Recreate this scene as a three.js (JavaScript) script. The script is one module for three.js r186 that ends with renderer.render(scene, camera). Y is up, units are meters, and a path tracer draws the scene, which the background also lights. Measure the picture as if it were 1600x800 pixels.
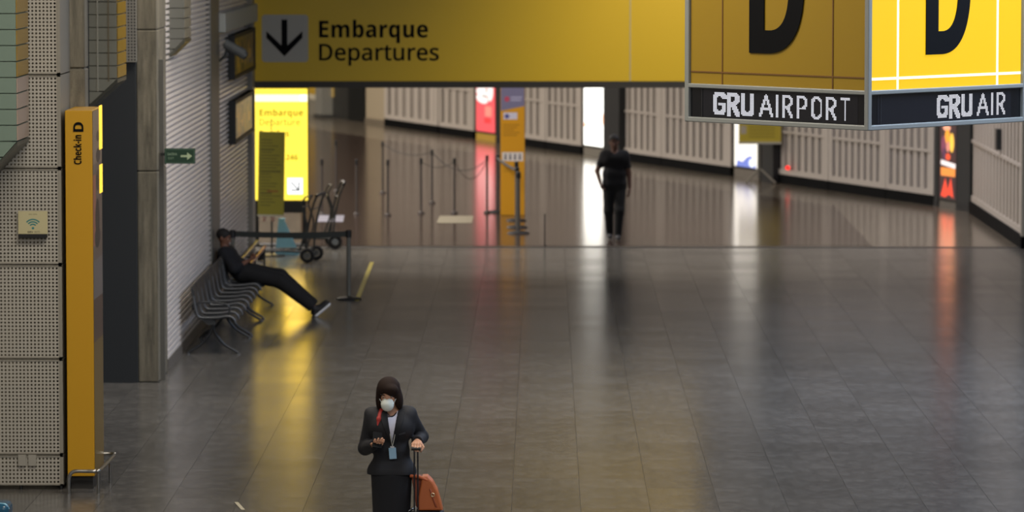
import * as THREE from 'three';
import { mergeGeometries } from 'three/addons/utils/BufferGeometryUtils.js';
import { RoundedBoxGeometry } from 'three/addons/geometries/RoundedBoxGeometry.js';
import { TextGeometry } from 'three/addons/geometries/TextGeometry.js';
import { FontLoader } from 'three/addons/loaders/FontLoader.js';
import { RectAreaLightUniformsLib } from 'three/addons/lights/RectAreaLightUniformsLib.js';

// ------------------------------------------------------------------ camera, exposure
RectAreaLightUniformsLib.init();
const scene = new THREE.Scene();
scene.background = new THREE.Color(0x000000);
const F = 6000, EYE = 5.1, HORIZON = -127, VPX = 850, PY = 267;   // focal length in px, eye height, horizon row, column where the hall's axis vanishes, optical centre row
const camera = new THREE.PerspectiveCamera(2 * Math.atan(533 / F) * 180 / Math.PI, 1600 / 1066, 0.5, 400);
camera.position.set(0, EYE, 0);
const PITCH = Math.atan((PY - HORIZON) / F), YAW = Math.atan((VPX - 800) / F);
camera.rotation.set(-PITCH, YAW, 0, 'YXZ');
camera.setViewOffset(1600, 1066, 0, 266, 1600, 800);
camera.updateProjectionMatrix(); camera.updateMatrixWorld(true);
camera.focus = 30.5; camera.userData.fStop = 2.7;
const renderer = new THREE.WebGLRenderer();
renderer.toneMapping = THREE.LinearToneMapping;
renderer.toneMappingExposure = 1.0;
renderer.shadowMap.enabled = true;
// hall luminaires: [x, z, width, depth, radiance, colour]
const CEIL = 7.6;
const LAMPS = [
  [-2.2, -5, 5, 2.4, 14, 0xfff3e4], [5.5, -5, 5, 2.4, 14, 0xe6eeff],
  [-2.2, -17, 5, 2.4, 14, 0xfff3e4], [5.5, -17, 5, 2.4, 15, 0xe2ecff],
  [-1.8, -29, 5, 2.4, 11, 0xfff3e4], [5.8, -29, 5, 2.4, 20, 0xd4e4ff],
  [-1.5, -41, 5, 2.4, 10, 0xfff3e4], [5.8, -41, 5, 2.4, 20, 0xc8dcff],
  [-7.5, -61, 5, 2.4, 34, 0xfff6ee], [4.6, -62, 2.4, 2.4, 22, 0xfaf6ff],
  [-8, -70, 5, 2.4, 35, 0xfff6ee], [-10, -80, 5, 2.4, 35, 0xfff3e6], [-12, -91, 5, 2.4, 35, 0xfff3e6],
];

// ------------------------------------------------------------------ helpers
const V3 = (x, y, z) => new THREE.Vector3(x, y, z);
let seed = 7;
const rnd = () => { seed = (seed * 1664525 + 1013904223) >>> 0; return seed / 4294967296; };
const camQ = camera.quaternion.clone();
const ray = (px, py) => V3((px - 800) / F, -(py - PY) / F, -1).applyQuaternion(camQ);
function floorAt(px, py, y = 0) { const r = ray(px, py), t = (y - EYE) / r.y; return V3(r.x * t, y, r.z * t); }
function atZ(px, py, z) { const r = ray(px, py), t = z / r.z; return V3(r.x * t, EYE + r.y * t, z); }
const zOf = (py) => floorAt(800, py).z;
const xAt = (px, z) => atZ(px, 400, z).x;
const yAt = (py, z) => atZ(800, py, z).y;
const taken = {};
const numbered = (n) => { const k = taken[n] = (taken[n] ?? -1) + 1; return k ? n + '_' + String(k).padStart(3, '0') : n; };
function thing(name, label, category, pos = [0, 0, 0], turn = 0, group) {
  const o = new THREE.Group(); o.name = numbered(name); scene.add(o);
  o.position.set(...pos); o.rotation.y = turn; o.userData = { label, category }; if (group) o.userData.group = group;
  return o;
}
const fix = (gs) => { gs = [].concat(gs).map((g) => { g = g.index ? g.toNonIndexed() : g; for (const k of Object.keys(g.attributes)) if (!['position', 'normal', 'uv', 'color'].includes(k)) g.deleteAttribute(k);
  if (!g.attributes.uv) g.setAttribute('uv', new THREE.Float32BufferAttribute(new Float32Array(g.attributes.position.count * 2), 2)); return g; }); return gs.length > 1 ? mergeGeometries(gs) : gs[0]; };
function part(name, geos, mat, parent) {
  const m = new THREE.Mesh(Array.isArray(geos) ? fix(geos) : geos, mat); m.name = parent === scene ? numbered(name) : name;
  m.castShadow = m.receiveShadow = true; parent.add(m); return m;
}
function struct(name, geos, mat) { const m = part(name, geos, mat, scene); m.userData.kind = 'structure'; return m; }
function solo(name, geos, mat, label, category, group) { const m = part(name, geos, mat, scene); m.userData = { label, category }; if (group) m.userData.group = group; return m; }
const box = (w, h, d, x = 0, y = 0, z = 0) => new THREE.BoxGeometry(w, h, d).translate(x, y, z);
const rbox = (w, h, d, r, x = 0, y = 0, z = 0) => new RoundedBoxGeometry(w, h, d, 2, r).translate(x, y, z);
const span = (x0, x1, y0, y1, z0, z1) => box(Math.abs(x1 - x0), Math.abs(y1 - y0), Math.abs(z1 - z0), (x0 + x1) / 2, (y0 + y1) / 2, (z0 + z1) / 2);
const cyl = (r0, r1, h, x = 0, y = 0, z = 0, n = 20) => new THREE.CylinderGeometry(r0, r1, h, n).translate(x, y, z);
function tube(pts, r, closed = false, seg = 0, n = 8, kind = 'catmullrom') { const c = new THREE.CatmullRomCurve3(pts.map((p) => V3(...p)), closed, kind, 0.4); return new THREE.TubeGeometry(c, seg || pts.length * 8, r, n, closed); }
function bar(a, b, r, n = 8) { a = V3(...a); b = V3(...b); const d = b.clone().sub(a), g = new THREE.CylinderGeometry(r, r, d.length(), n); g.applyQuaternion(new THREE.Quaternion().setFromUnitVectors(V3(0, 1, 0), d.clone().normalize())); return g.translate((a.x + b.x) / 2, (a.y + b.y) / 2, (a.z + b.z) / 2); }
function prism(pts, depth, bevel = 0) { const s = new THREE.Shape(pts.map((p) => new THREE.Vector2(...p))); return new THREE.ExtrudeGeometry(s, { depth, bevelEnabled: bevel > 0, bevelSize: bevel, bevelThickness: bevel, bevelSegments: 2, curveSegments: 16 }); }
const M = (color, roughness = 0.6, metalness = 0, more = {}) => new THREE.MeshPhysicalMaterial({ color, roughness, metalness, ...more });
function noiseTex(size, fn, rx = 1, ry = 1, srgb = true) {
  const d = new Uint8Array(size * size * 4);
  for (let y = 0; y < size; y++) for (let x = 0; x < size; x++) { const c = fn(x, y), i = (y * size + x) * 4; d[i] = c[0]; d[i + 1] = c[1]; d[i + 2] = c[2]; d[i + 3] = c[3] ?? 255; }
  const t = new THREE.DataTexture(d, size, size); t.wrapS = t.wrapT = THREE.RepeatWrapping; t.magFilter = t.minFilter = THREE.LinearFilter; t.repeat.set(rx, ry); if (srgb) t.colorSpace = THREE.SRGBColorSpace; t.needsUpdate = true; return t;
}
function canvasTex(w, h, draw) {
  const c = document.createElement('canvas'); c.width = w; c.height = h; const g = c.getContext('2d'); draw(g, w, h);
  const t = new THREE.CanvasTexture(c); t.colorSpace = THREE.SRGBColorSpace; t.magFilter = THREE.LinearFilter; return t;
}
// smooth tileable value noise
function vnoise(n, cells, s) {
  let q = s; const r = () => { q = (q * 1664525 + 1013904223) >>> 0; return q / 4294967296; };
  const g = Array.from({ length: cells * cells }, r), out = new Float32Array(n * n), sm = (t) => t * t * (3 - 2 * t);
  for (let y = 0; y < n; y++) for (let x = 0; x < n; x++) {
    const u = x / n * cells, v = y / n * cells, i = u | 0, j = v | 0, a = sm(u - i), b = sm(v - j), i1 = (i + 1) % cells, j1 = (j + 1) % cells;
    out[y * n + x] = (g[j * cells + i] * (1 - a) + g[j * cells + i1] * a) * (1 - b) + (g[j1 * cells + i] * (1 - a) + g[j1 * cells + i1] * a) * b;
  }
  return out;
}
const N128 = vnoise(256, 128, 11), N32 = vnoise(256, 32, 23), N8 = vnoise(256, 8, 37), N4 = vnoise(256, 4, 51);
const stone = (base, fine, coarse) => noiseTex(256, (x, y) => { const i = y * 256 + x, k = 1 + fine * (N128[i] - 0.5) + fine * 0.7 * (N32[i] - 0.5) + coarse * (N8[i] - 0.5) + coarse * (N4[i] - 0.5); return base.map((c) => Math.max(0, Math.min(255, c * k))); });
const font = await new FontLoader().loadAsync('fonts/droid/droid_sans_bold.typeface.json');
const fontR = await new FontLoader().loadAsync('fonts/droid/droid_sans_regular.typeface.json');
// lettering fitted to a width and cap height, baseline at y=0, left edge at x=0
function letters(text, f, width, capH, depth = 0.006) {
  const ref = new TextGeometry('E', { font: f, size: 1, depth: 1, curveSegments: 2 }); ref.computeBoundingBox();
  const g = new TextGeometry(text, { font: f, size: 1, depth: 1, curveSegments: 8, bevelEnabled: f === fontR, bevelSize: 0.016, bevelThickness: 0.001, bevelSegments: 1 }); g.computeBoundingBox();
  const b = g.boundingBox, eh = ref.boundingBox.max.y - ref.boundingBox.min.y;
  g.translate(-b.min.x, 0, 0); return g.scale(width / (b.max.x - b.min.x), capH / eh, depth);
}

// ------------------------------------------------------------------ materials
const granite = stone([150, 147, 141], 0.30, 0.16);
const graniteMats = [0.93, 0.98, 1.0, 1.03, 1.08, 0.88].map((k, i) => { const t = granite.clone(); t.offset.set(i * 0.173, i * 0.311); t.needsUpdate = true; return M(new THREE.Color(0.34 * k, 0.34 * k, 0.34 * k), 0.195 + 0.01 * (i % 3), 0, { map: t, specularIntensity: 0.5 }); });
const concreteTex = stone([118, 112, 96], 0.14, 0.3);
const darkPanel = M(0x2a2e31, 0.75);
const concrete = M(0xffffff, 0.85, 0, { map: concreteTex });
const alu = M(0x8b8f8c, 0.4, 0.25), steel = M(0xa8a8a4, 0.28, 1), darkSteel = M(0x4a4c4c, 0.35, 0.9), blackMetal = M(0x101112, 0.6), blackPlastic = M(0x141516, 0.5), rubber = M(0x17181a, 0.8);
const yellowPaint = M(0xc0900f, 0.5), signYellow = M(0xd4b012, 0.42), ink = M(0x060709, 0.8, 0, { specularIntensity: 0.3 });
const screenGrey = M(0xb0a89f, 0.5), screenDark = M(0x857e76, 0.7), plinthDark = M(0x08090a, 0.8, 0, { specularIntensity: 0.2 }), pillarDark = M(0x1a1c1d, 0.6);

// ------------------------------------------------------------------ floor
const FAR = zOf(385);
{
  const floor = new THREE.Group(); floor.name = 'floor'; floor.userData.kind = 'structure'; scene.add(floor);
  const slabTex = granite.clone(); slabTex.repeat.set(30, 80); slabTex.needsUpdate = true;
  part('slab', span(-9, 16, -0.3, -0.006, 8, FAR), M(0x55534f, 0.5, 0, { map: slabTex }), floor);
  const T = 0.6, g = box(T - 0.003, 0.006, T - 0.003, 0, -0.003, 0), cells = [];
  for (let j = 0; ; j++) {
    const z = -12.3 - j * T; if (z - T / 2 < FAR) break;
    const x0 = -6.2, x1 = 12.6;
    for (let i = Math.floor((x0 + 0.02) / T); (i) * T + 0.02 < x1; i++) cells.push([i * T + 0.02, z, Math.floor(rnd() * 6)]);
  }
  const seen = cells.filter((c) => c[1] < -33.2 && c[0] > xAt(-60, c[1]) && c[0] < xAt(1660, c[1])), near = new Set(seen.slice(0, 300)), rest = [];
  for (const c of cells) {
    if (near.has(c)) { const m = part('tile', g, graniteMats[c[2]], floor); m.position.set(c[0], 0, c[1]); }
    else rest.push(c);
  }
  for (let k = 0; k < 6; k++) { const gs = rest.filter((c) => c[2] === k).map((c) => g.clone().translate(c[0], 0, c[1])); const m = part('tile_field', gs, graniteMats[k], floor); m.userData.kind = 'stuff'; }
  // the polished floor beyond the joint line
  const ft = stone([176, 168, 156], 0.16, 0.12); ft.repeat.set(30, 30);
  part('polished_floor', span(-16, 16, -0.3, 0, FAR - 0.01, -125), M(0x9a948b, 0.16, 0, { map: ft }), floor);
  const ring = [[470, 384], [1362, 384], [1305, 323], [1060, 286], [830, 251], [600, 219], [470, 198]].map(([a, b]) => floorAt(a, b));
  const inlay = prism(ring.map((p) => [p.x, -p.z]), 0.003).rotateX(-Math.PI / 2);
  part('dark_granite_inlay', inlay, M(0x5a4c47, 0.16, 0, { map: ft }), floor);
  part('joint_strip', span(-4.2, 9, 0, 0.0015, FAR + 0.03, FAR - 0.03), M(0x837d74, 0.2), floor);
}

// ------------------------------------------------------------------ hall shell
const WX = xAt(262, zOf(578));                 // plane of the slatted wall on the left
const wallPaint = M(0x8d8880, 0.9), ceilPaint = M(0x55524d, 0.95);
struct('ceiling', span(-16, 16, CEIL, CEIL + 0.3, 8, -125), ceilPaint);
struct('wall_right', span(13, 13.3, 0, CEIL, 8, -60), wallPaint);
struct('wall_left', span(-6.6, -6.3, 0, CEIL, 8, -56.5), wallPaint);
struct('wall_front', span(-9, 13.3, 0, CEIL, 8, 8.3), wallPaint);
struct('wall_left_return', span(-6.6, WX - 0.2, 0, 4.95, -56.5, -56.85), wallPaint);
struct('wall_far_left', span(-16, -15.7, 0, CEIL, -56.9, -125), wallPaint);
struct('wall_far_end', span(-16, -5, 0, CEIL, -124.6, -125), wallPaint);
struct('wall_left_return_far', span(-16, -6.6, 0, CEIL, -56.5, -56.85), wallPaint);
struct('added_wall_over_header', span(-6.6, 13.3, 4.95, CEIL, -56.5, -56.85), wallPaint);  // unseen wall added to keep the far lamps off the near floor
const zc = zOf(598);                           // concrete pier and dark wall front
// ------------------------------------------------------------------ luminaires
LAMPS.forEach(([x, z, w, d, L, c], i) => {
  const side = c > 0xf90000 ? 'warm white' : 'cool white';
  const t = thing('ceiling_luminaire', side + ' rectangular ceiling luminaire recessed in the dark hall ceiling', 'lamp', [x, CEIL, z], 0, side + ' hall luminaires');
  part('housing', [box(w + 0.1, 0.12, 0.05, 0, -0.06, d / 2 + 0.025), box(w + 0.1, 0.12, 0.05, 0, -0.06, -d / 2 - 0.025), box(0.05, 0.12, d, -w / 2 - 0.025, -0.06, 0), box(0.05, 0.12, d, w / 2 + 0.025, -0.06, 0)], alu, t);
  part('diffuser', box(w, 0.02, d, 0, -0.05, 0), M(0xf0f0f0, 0.6, 0, { emissive: c, emissiveIntensity: 2 }), t);
  const l = new THREE.RectAreaLight(c, L, w, d); l.name = 'lamp_light'; l.position.set(0, -0.075, 0); l.rotation.x = -Math.PI / 2; t.add(l);
});

{ // unseen spot added to brighten the right part of the departures header
  const a = V3(2.9, 6.9, -51.5), b = V3(2.3, 3.0, -56.4), t = thing('added_spot', 'added unseen black ceiling spot brightening the yellow departures header', 'lamp', a.toArray()), d = b.clone().sub(a).normalize();
  part('housing', bar(d.clone().multiplyScalar(-0.25).toArray(), d.clone().multiplyScalar(-0.02).toArray(), 0.09, 20), blackMetal, t); part('lens', bar(d.clone().multiplyScalar(-0.02).toArray(), d.clone().multiplyScalar(-0.012).toArray(), 0.08, 20), M(0xffffff, 0.3, 0, { emissive: 0xfff2d8, emissiveIntensity: 4 }), t); part('stem', bar([0, 0.1, 0], [0, CEIL - a.y, 0], 0.015), blackMetal, t);
  const l = new THREE.SpotLight(0xfff2d8, 95, 0, 0.72, 0.9, 2); l.name = 'beam'; l.position.set(0, 0, 0); l.shadow.radius = 4; t.add(l); l.target.position.copy(b); l.target.name = 'aim'; scene.add(l.target); l.castShadow = true;
}
// ------------------------------------------------------------------ left side: perforated column, totem, piers, walls
const holes = noiseTex(32, (x, y) => { const r = Math.hypot(x - 15.5, y - 15.5), v = r < 9 ? 0 : 255; return [v, v, v]; }, 1, 1, false);
function perfMat(w, h, pitch, color = 0xaeaa9e) { const t = holes.clone(); t.repeat.set(Math.round(w / pitch), Math.round(h / pitch)); t.needsUpdate = true; return M(color, 0.5, 0.1, { alphaMap: t, alphaTest: 0.5 }); }
const frontUV = (w, h) => new THREE.PlaneGeometry(w, h);
{
  const z = zOf(766), x0 = xAt(-30, z), x1 = xAt(96.5, z), cx = (x0 + x1) / 2, w = x1 - x0;
  const t = thing('perforated_column', 'tall beige column clad in perforated metal panels beside yellow check-in totem', 'column', [cx, 0, z]);
  part('core', span(-w / 2 + 0.09, w / 2 - 0.09, 0.0, CEIL, -0.3, -0.7), concrete, t);
  const Y = [760, 711.5, 561.5, 414, 263.5, 117, -30, -180, -330, -480].map((p) => yAt(p, z));
  for (let i = 0; i + 1 < Y.length; i++) {
    const h = Y[i + 1] - Y[i] - 0.012, y = (Y[i] + Y[i + 1]) / 2, p = new THREE.Group(); p.name = 'cladding_panel'; p.position.set(0, y, 0); t.add(p);
    const m = 0.03;
    part('perforated_sheet', frontUV(w - 2 * m, h - 2 * m * 0.4), perfMat(w - 2 * m, h - 2 * m * 0.4, 0.0326), p);
    part('rim', [box(w, m * 0.4, 0.012, 0, h / 2 - m * 0.2, 0), box(w, m * 0.4, 0.012, 0, -h / 2 + m * 0.2, 0), box(m, h, 0.012, -w / 2 + m / 2, 0, 0), box(m, h, 0.012, w / 2 - m / 2, 0, 0)], M(0x8e8a7e, 0.5, 0.1), p);
    part('side_sheet', box(0.012, h, 0.7, w / 2 - 0.006, 0, -0.36), M(0x8e8a7e, 0.5, 0.1), p);
    part('side_sheet', box(0.012, h, 0.7, -w / 2 + 0.006, 0, -0.36), M(0x8e8a7e, 0.5, 0.1), p);
  }
  for (const px of [29, -20, 92]) part('foot', cyl(0.015, 0.015, yAt(760, z), xAt(px, z) - cx, yAt(760, z) / 2, -0.04), darkSteel, t);
  for (const px of [32, 48]) solo('socket_cover', rbox(0.072, 0.1, 0.012, 0.004).translate(xAt(px, z), yAt(720, z), z + 0.014), M(0x9a978c, 0.6), 'small square blank metal plate low on the perforated column', 'cover plate', 'blank plates on the perforated column');
  // wifi notice
  const nz = z + 0.03, n = thing('wifi_notice', 'square cream wifi notice with black foot fixed to perforated column', 'sign', [xAt(52, nz), yAt(348, nz), nz]);
  const s = 6000 / -nz, W = 46 / s, H = 36 / s;
  const tex = canvasTex(256, 200, (g, w, h) => {
    g.fillStyle = '#d8d3b4'; g.fillRect(0, 0, w, h); g.fillStyle = '#9a9a80'; g.font = 'bold 15px sans-serif'; g.textAlign = 'center'; g.fillText('FREE AREA', w / 2, 34);
    g.strokeStyle = '#3f8f9c'; g.lineWidth = 12; g.lineCap = 'butt';
    for (const r of [26, 47, 68]) { g.beginPath(); g.arc(w / 2, 148, r + 6, -Math.PI * 0.77, -Math.PI * 0.23); g.stroke(); }
    g.fillStyle = '#3f8f9c'; g.beginPath(); g.arc(w / 2, 150, 11, 0, 7); g.fill();
    g.fillStyle = '#2b2b28'; g.font = 'bold 24px sans-serif'; g.fillText('GRU', w / 2 - 24, 192); g.font = '24px sans-serif'; g.fillStyle = '#7c7a66'; g.fillText('WIFI', w / 2 + 36, 192);
  });
  part('board', box(W, H, 0.012, 0, 0, 0), M(0xb8b29a, 0.6), n);
  part('print', frontUV(W, H).translate(0, 0, 0.0075), M(0xe0dcc8, 0.55, 0, { map: tex }), n);
  part('foot_bar', rbox(W * 0.97, 6 / s, 0.05, 0.005, 0, -H / 2 - 3.2 / s, 0.012), blackPlastic, n);
}
// concrete columns
{
  const z = zOf(748), x0 = xAt(90, z), x1 = xAt(135, z);
  const t = thing('concrete_column', 'brownish concrete column rising behind the yellow check-in totem', 'column', [(x0 + x1) / 2, 0, z - 0.125]);
  const ys = [0, yAt(330, z), yAt(107, z), CEIL], w = x1 - x0;
  for (let i = 0; i < 3; i++) part('cast_section', rbox(w, ys[i + 1] - ys[i] - 0.012, 0.25, 0.012, 0, (ys[i] + ys[i + 1]) / 2, 0), concrete, t);
  part('joint_core', box(w - 0.03, CEIL, 0.2, 0, CEIL / 2, 0), concrete, t);
}
{
  const x0 = xAt(215, zc), x1 = xAt(247, zc);
  const t = thing('concrete_pier', 'slender concrete pier between dark panel and white slatted wall', 'column', [(x0 + x1) / 2, 0, zc - 0.5]);
  const ys = [0, yAt(268, zc), yAt(47, zc), CEIL], w = x1 - x0;
  for (let i = 0; i < 3; i++) part('cast_section', rbox(w, ys[i + 1] - ys[i] - 0.01, 1.0, 0.012, 0, (ys[i] + ys[i + 1]) / 2, 0), concrete, t);
  part('joint_core', box(w - 0.03, CEIL, 0.94, 0, CEIL / 2, 0), concrete, t);
  part('side_trim', box(0.05, yAt(94, zc), 0.08, w / 2 + 0.026, yAt(94, zc) / 2, 0.3), M(0x6b6a64, 0.5, 0.4), t);
}
// dark panel wall and the perforated strip over it
{
  const z = zc + 0.05, x0 = xAt(136, z), x1 = xAt(214, z);
  struct('wall_dark', span(x0, x1, 0, CEIL, z, z - 0.3), darkPanel);
  const t = thing('perforated_panel', 'grey perforated metal panel high above the dark wall', 'panel', [xAt(200, z), 0, z]);
  const w = xAt(213, z) - xAt(170, z), y0 = yAt(96, z), h = CEIL - y0;
  part('sheet', frontUV(w, h).translate(-0.04, y0 + h / 2, 0.05), perfMat(w, h, 0.034, 0x87857d), t);
  part('edge_frame', [box(w, 0.012, 0.05, -0.04, y0, 0.026), box(0.008, h, 0.05, -0.04 + w / 2 - 0.004, y0 + h / 2, 0.026)], M(0x87857d, 0.6), t);
}
// yellow check-in totem
{
  const z = zOf(768) - 0.06, x0 = xAt(103, z), x1 = xAt(145.5, z), w = x1 - x0, D = 0.72, yb = yAt(745, z), yt = yAt(173, z);
  const t = thing('checkin_totem', 'tall narrow yellow totem lettered Check-in D behind steel bumper rail', 'sign', [(x0 + x1) / 2, 0, z - D / 2]);
  part('plinth', box(w * 0.8, yb, D * 0.8, 0, yb / 2, 0), M(0x2e2d2a, 0.5), t);
  part('body', rbox(w, yt - yb, D, 0.006, 0, (yb + yt) / 2, 0), yellowPaint, t);
  const s = 6000 / -z, base = (px) => (px - (103 + 145.5) / 2) / s;
  const d = letters('D', font, 15 / s, 16 / s).rotateZ(Math.PI / 2); d.translate(base(132), yAt(206, z), D / 2 + 0.001);
  const ci = letters('Check-in', font, 46 / s, 11.5 / s).rotateZ(Math.PI / 2); ci.translate(base(128.5), yAt(257, z), D / 2 + 0.001);
  part('lettering', [d, ci], ink, t);
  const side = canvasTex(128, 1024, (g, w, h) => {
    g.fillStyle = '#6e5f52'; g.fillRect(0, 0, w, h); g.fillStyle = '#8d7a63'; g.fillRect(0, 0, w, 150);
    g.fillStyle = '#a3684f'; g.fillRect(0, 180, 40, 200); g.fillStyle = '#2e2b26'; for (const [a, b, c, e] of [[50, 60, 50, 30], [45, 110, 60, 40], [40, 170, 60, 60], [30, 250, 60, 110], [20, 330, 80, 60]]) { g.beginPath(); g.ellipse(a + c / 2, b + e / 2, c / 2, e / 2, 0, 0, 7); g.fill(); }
    g.fillStyle = '#77706c'; g.fillRect(0, 420, w, 110); g.fillStyle = '#5d4a3d'; g.fillRect(0, 530, w, 120); g.fillStyle = '#7a6436'; g.fillRect(0, 650, w, 374);  // brown lower bands paint in reflections on the side face
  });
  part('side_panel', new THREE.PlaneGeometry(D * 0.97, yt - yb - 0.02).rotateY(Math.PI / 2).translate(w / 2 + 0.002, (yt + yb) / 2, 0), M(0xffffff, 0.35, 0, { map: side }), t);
  const y1 = yAt(164, z - D), y0 = yAt(300, z - D);
  for (const [a, b] of [[y0, yAt(256, z - D)], [yAt(232, z - D), y1]]) part('light_strip', box(0.006, b - a, 0.2, w / 2 + 0.004, (a + b) / 2, -D / 2 + 0.105), M(0xffdf60, 0.4, 0, { emissive: 0xffcf30, emissiveIntensity: 1.1 }), t);
}
// steel bumper rail
{
  const a = floorAt(107.5, 772), b = floorAt(158, 768), y = 0.205, r = 0.017, zb = a.z - 0.95;
  const t = thing('bumper_rail', 'low bent stainless steel bumper rail around foot of yellow totem', 'rail', [a.x, 0, a.z]);
  const bx = b.x - a.x, cx = bx + 0.05, h2 = 0.23;
  part('rail', tube([[0, 0, 0], [0, 0.08, 0], [0.005, y - 0.05, 0], [0.03, y - 0.012, 0], [0.07, y, 0], [0.16, y, 0], [bx - 0.03, y, 0], [bx + 0.005, y + 0.002, -0.06], [cx - 0.02, h2 - 0.01, zb - a.z + 0.12], [cx - 0.012, h2, zb - a.z + 0.03], [cx - 0.05, h2, zb - a.z], [cx - 0.13, h2, zb - a.z]], r, false, 120, 10), steel, t);
  part('post', bar([bx - 0.01, 0, -0.03], [bx - 0.01, y, -0.03], 0.013), steel, t);
  part('post', bar([cx - 0.03, 0, zb - a.z + 0.25], [cx - 0.03, h2, zb - a.z + 0.25], 0.013), steel, t);
  part('post', bar([0.07, 0, -0.6], [0.07, 0.12, -0.6], 0.013), steel, t);
}
// hanging cladding bulkheads
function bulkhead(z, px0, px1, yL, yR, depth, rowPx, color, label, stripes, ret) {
  const t = thing('cladding_bulkhead', label, 'bulkhead', [0, 0, 0]);
  const x0 = xAt(px0, z), x1 = xAt(px1, z), s = 6000 / -z, hL = yAt(yL, z), hR = yAt(yR, z), row = rowPx / s, m = M(color, 0.3, 0.25), gap = 0.014;
  part('backing', prism([[x0, hL + 0.03], [x1 - 0.02, hR + 0.03], [x1 - 0.02, CEIL], [x0, CEIL]], depth - 0.05).translate(0, 0, z - depth + 0.02), m, t);
  const lo = Math.min(hL, hR), cut = (x) => hL + (hR - hL) * (x - x0) / (x1 - x0);
  for (let y = lo; y < CEIL; y += row) {
    const a = y + gap / 2, b = Math.min(y + row - gap / 2, CEIL), poly = [];
    // clip the row rectangle by the sloping lower edge
    const rect = [[x0, a], [x1, a], [x1, b], [x0, b]];
    for (let i = 0; i < 4; i++) {
      const p = rect[i], q = rect[(i + 1) % 4], ip = p[1] >= cut(p[0]) - 1e-6, iq = q[1] >= cut(q[0]) - 1e-6;
      if (ip) poly.push(p);
      if (ip !== iq) { const fp = p[1] - cut(p[0]), fq = q[1] - cut(q[0]), k = fp / (fp - fq); poly.push([p[0] + (q[0] - p[0]) * k, p[1] + (q[1] - p[1]) * k]); }
    }
    if (poly.length > 2) part('cladding_panel', prism(poly, depth, 0.003).translate(0, 0, z - depth), m, t);
    const yr0 = Math.max(a, hR), yr1 = b; if (yr1 - yr0 > 0.03) part('return_panel', box(0.008, yr1 - yr0, depth - 0.02, x1 + 0.008, (yr0 + yr1) / 2, z - depth / 2), ret[y > hR + 0.55 ? 0 : 1], t);  // return colours of the first two bulkheads imitate reflections of lit signs
    if (y > 6.2) break;
  }
  part('edge_trim', prism([[x0, hL - 0.035], [x1 + 0.01, hR - 0.035], [x1 + 0.01, hR], [x0, hL]], depth + 0.02).translate(0, 0, z - depth - 0.01), M(0x55564e, 0.4, 0.6), t);
  for (const [px, w, c] of stripes) part('vertical_strip', box(w / s, CEIL - cut(xAt(px, z)) - 0.05, 0.012, xAt(px, z), (CEIL + cut(xAt(px, z)) + 0.05) / 2, z + 0.008), M(c, 0.25, 0.6), t);
}
bulkhead(-33.3, -40, 27, 296, 222, 0.75, 25, 0x7d9082, 'greenish metal clad bulkhead overhanging the perforated beige column', [], [M(0x9a7a2c, 0.35, 0.2), M(0xa89484, 0.35, 0.1)]);  // gold and pale returns: reflected sign light put into the colour
bulkhead(-38.2, 142, 184, 163, 124, 0.8, 20, 0x9a9a8c, 'grey metal clad bulkhead hanging between concrete column and pier', [[155, 2.5, 0xcfcfc2], [172, 2, 0x9a8f78]], [M(0x8f7020, 0.35, 0.2), M(0x8f7020, 0.35, 0.2)]);  // gold return: yellow reflection painted as sheet colour
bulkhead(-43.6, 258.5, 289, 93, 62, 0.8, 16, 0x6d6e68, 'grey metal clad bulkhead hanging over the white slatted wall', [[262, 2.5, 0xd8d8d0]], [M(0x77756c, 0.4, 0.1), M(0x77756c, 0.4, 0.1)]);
// white slatted wall in two fields with a post between
const ZA = -43.2, ZB = 6000 * WX / (850 - 327), ZC = 6000 * WX / (850 - 340), ZD = 6000 * WX / (850 - 386);
function slatted(name, z0, z1, label) {
  const t = thing(name, label, 'wall panel', [WX, 0, (z0 + z1) / 2]);
  const L = z0 - z1, p = 0.064, n = Math.floor(4.6 / p), pts = [[-0.16, 0.12]];
  for (let i = 0; i < n; i++) { const y = 0.12 + i * p; pts.push([0, y + 0.004], [0.0, y + p * 0.58], [-0.045, y + p * 0.62], [-0.045, y + p * 0.97]); }
  pts.push([-0.045, 4.72], [-0.16, 4.72]);
  part('slats', prism(pts, L).translate(0, 0, -L / 2), M(0xe6dfd8, 0.32), t);
  part('skirting', box(0.2, 0.12, L, -0.09, 0.06, 0), M(0x6a655e, 0.5), t);
}
slatted('slatted_panel', ZA, ZB, 'white horizontally slatted wall panel beside concrete pier behind the bench');
slatted('slatted_panel', ZC, ZD, 'white horizontally slatted wall panel beside departures header, with framed yellow displays');
struct('wall_left_upper', span(WX - 0.5, WX - 0.21, 0, CEIL, ZA - 1.4, -55.8), wallPaint);
solo('steel_post', [rbox(0.17, CEIL, ZB - ZC, 0.015).translate(WX - 0.065, CEIL / 2, (ZB + ZC) / 2)], M(0x6f6d66, 0.5, 0.3), 'grey steel post between the two white slatted panels', 'post');
{ const z = -56.05; solo('end_post', [rbox(xAt(398, z) - WX + 0.12, CEIL, 0.5, 0.02).translate((xAt(398, z) + WX - 0.12) / 2, CEIL / 2, z + 0.05)], M(0x8a8478, 0.5), 'pale post at the left end of the yellow departures header', 'post'); }
{ // ledge along the wall high up
  const y0 = yAt(50, -50.5), z0 = ZC - 0.02, z1 = -55.7;
  solo('wall_ledge', [rbox(0.1, 0.26, z0 - z1, 0.02).translate(WX + 0.052, y0 + 0.13, (z0 + z1) / 2)], M(0xa9aba2, 0.55), 'light grey ledge running above the yellow wall displays', 'ledge');
}
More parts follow.
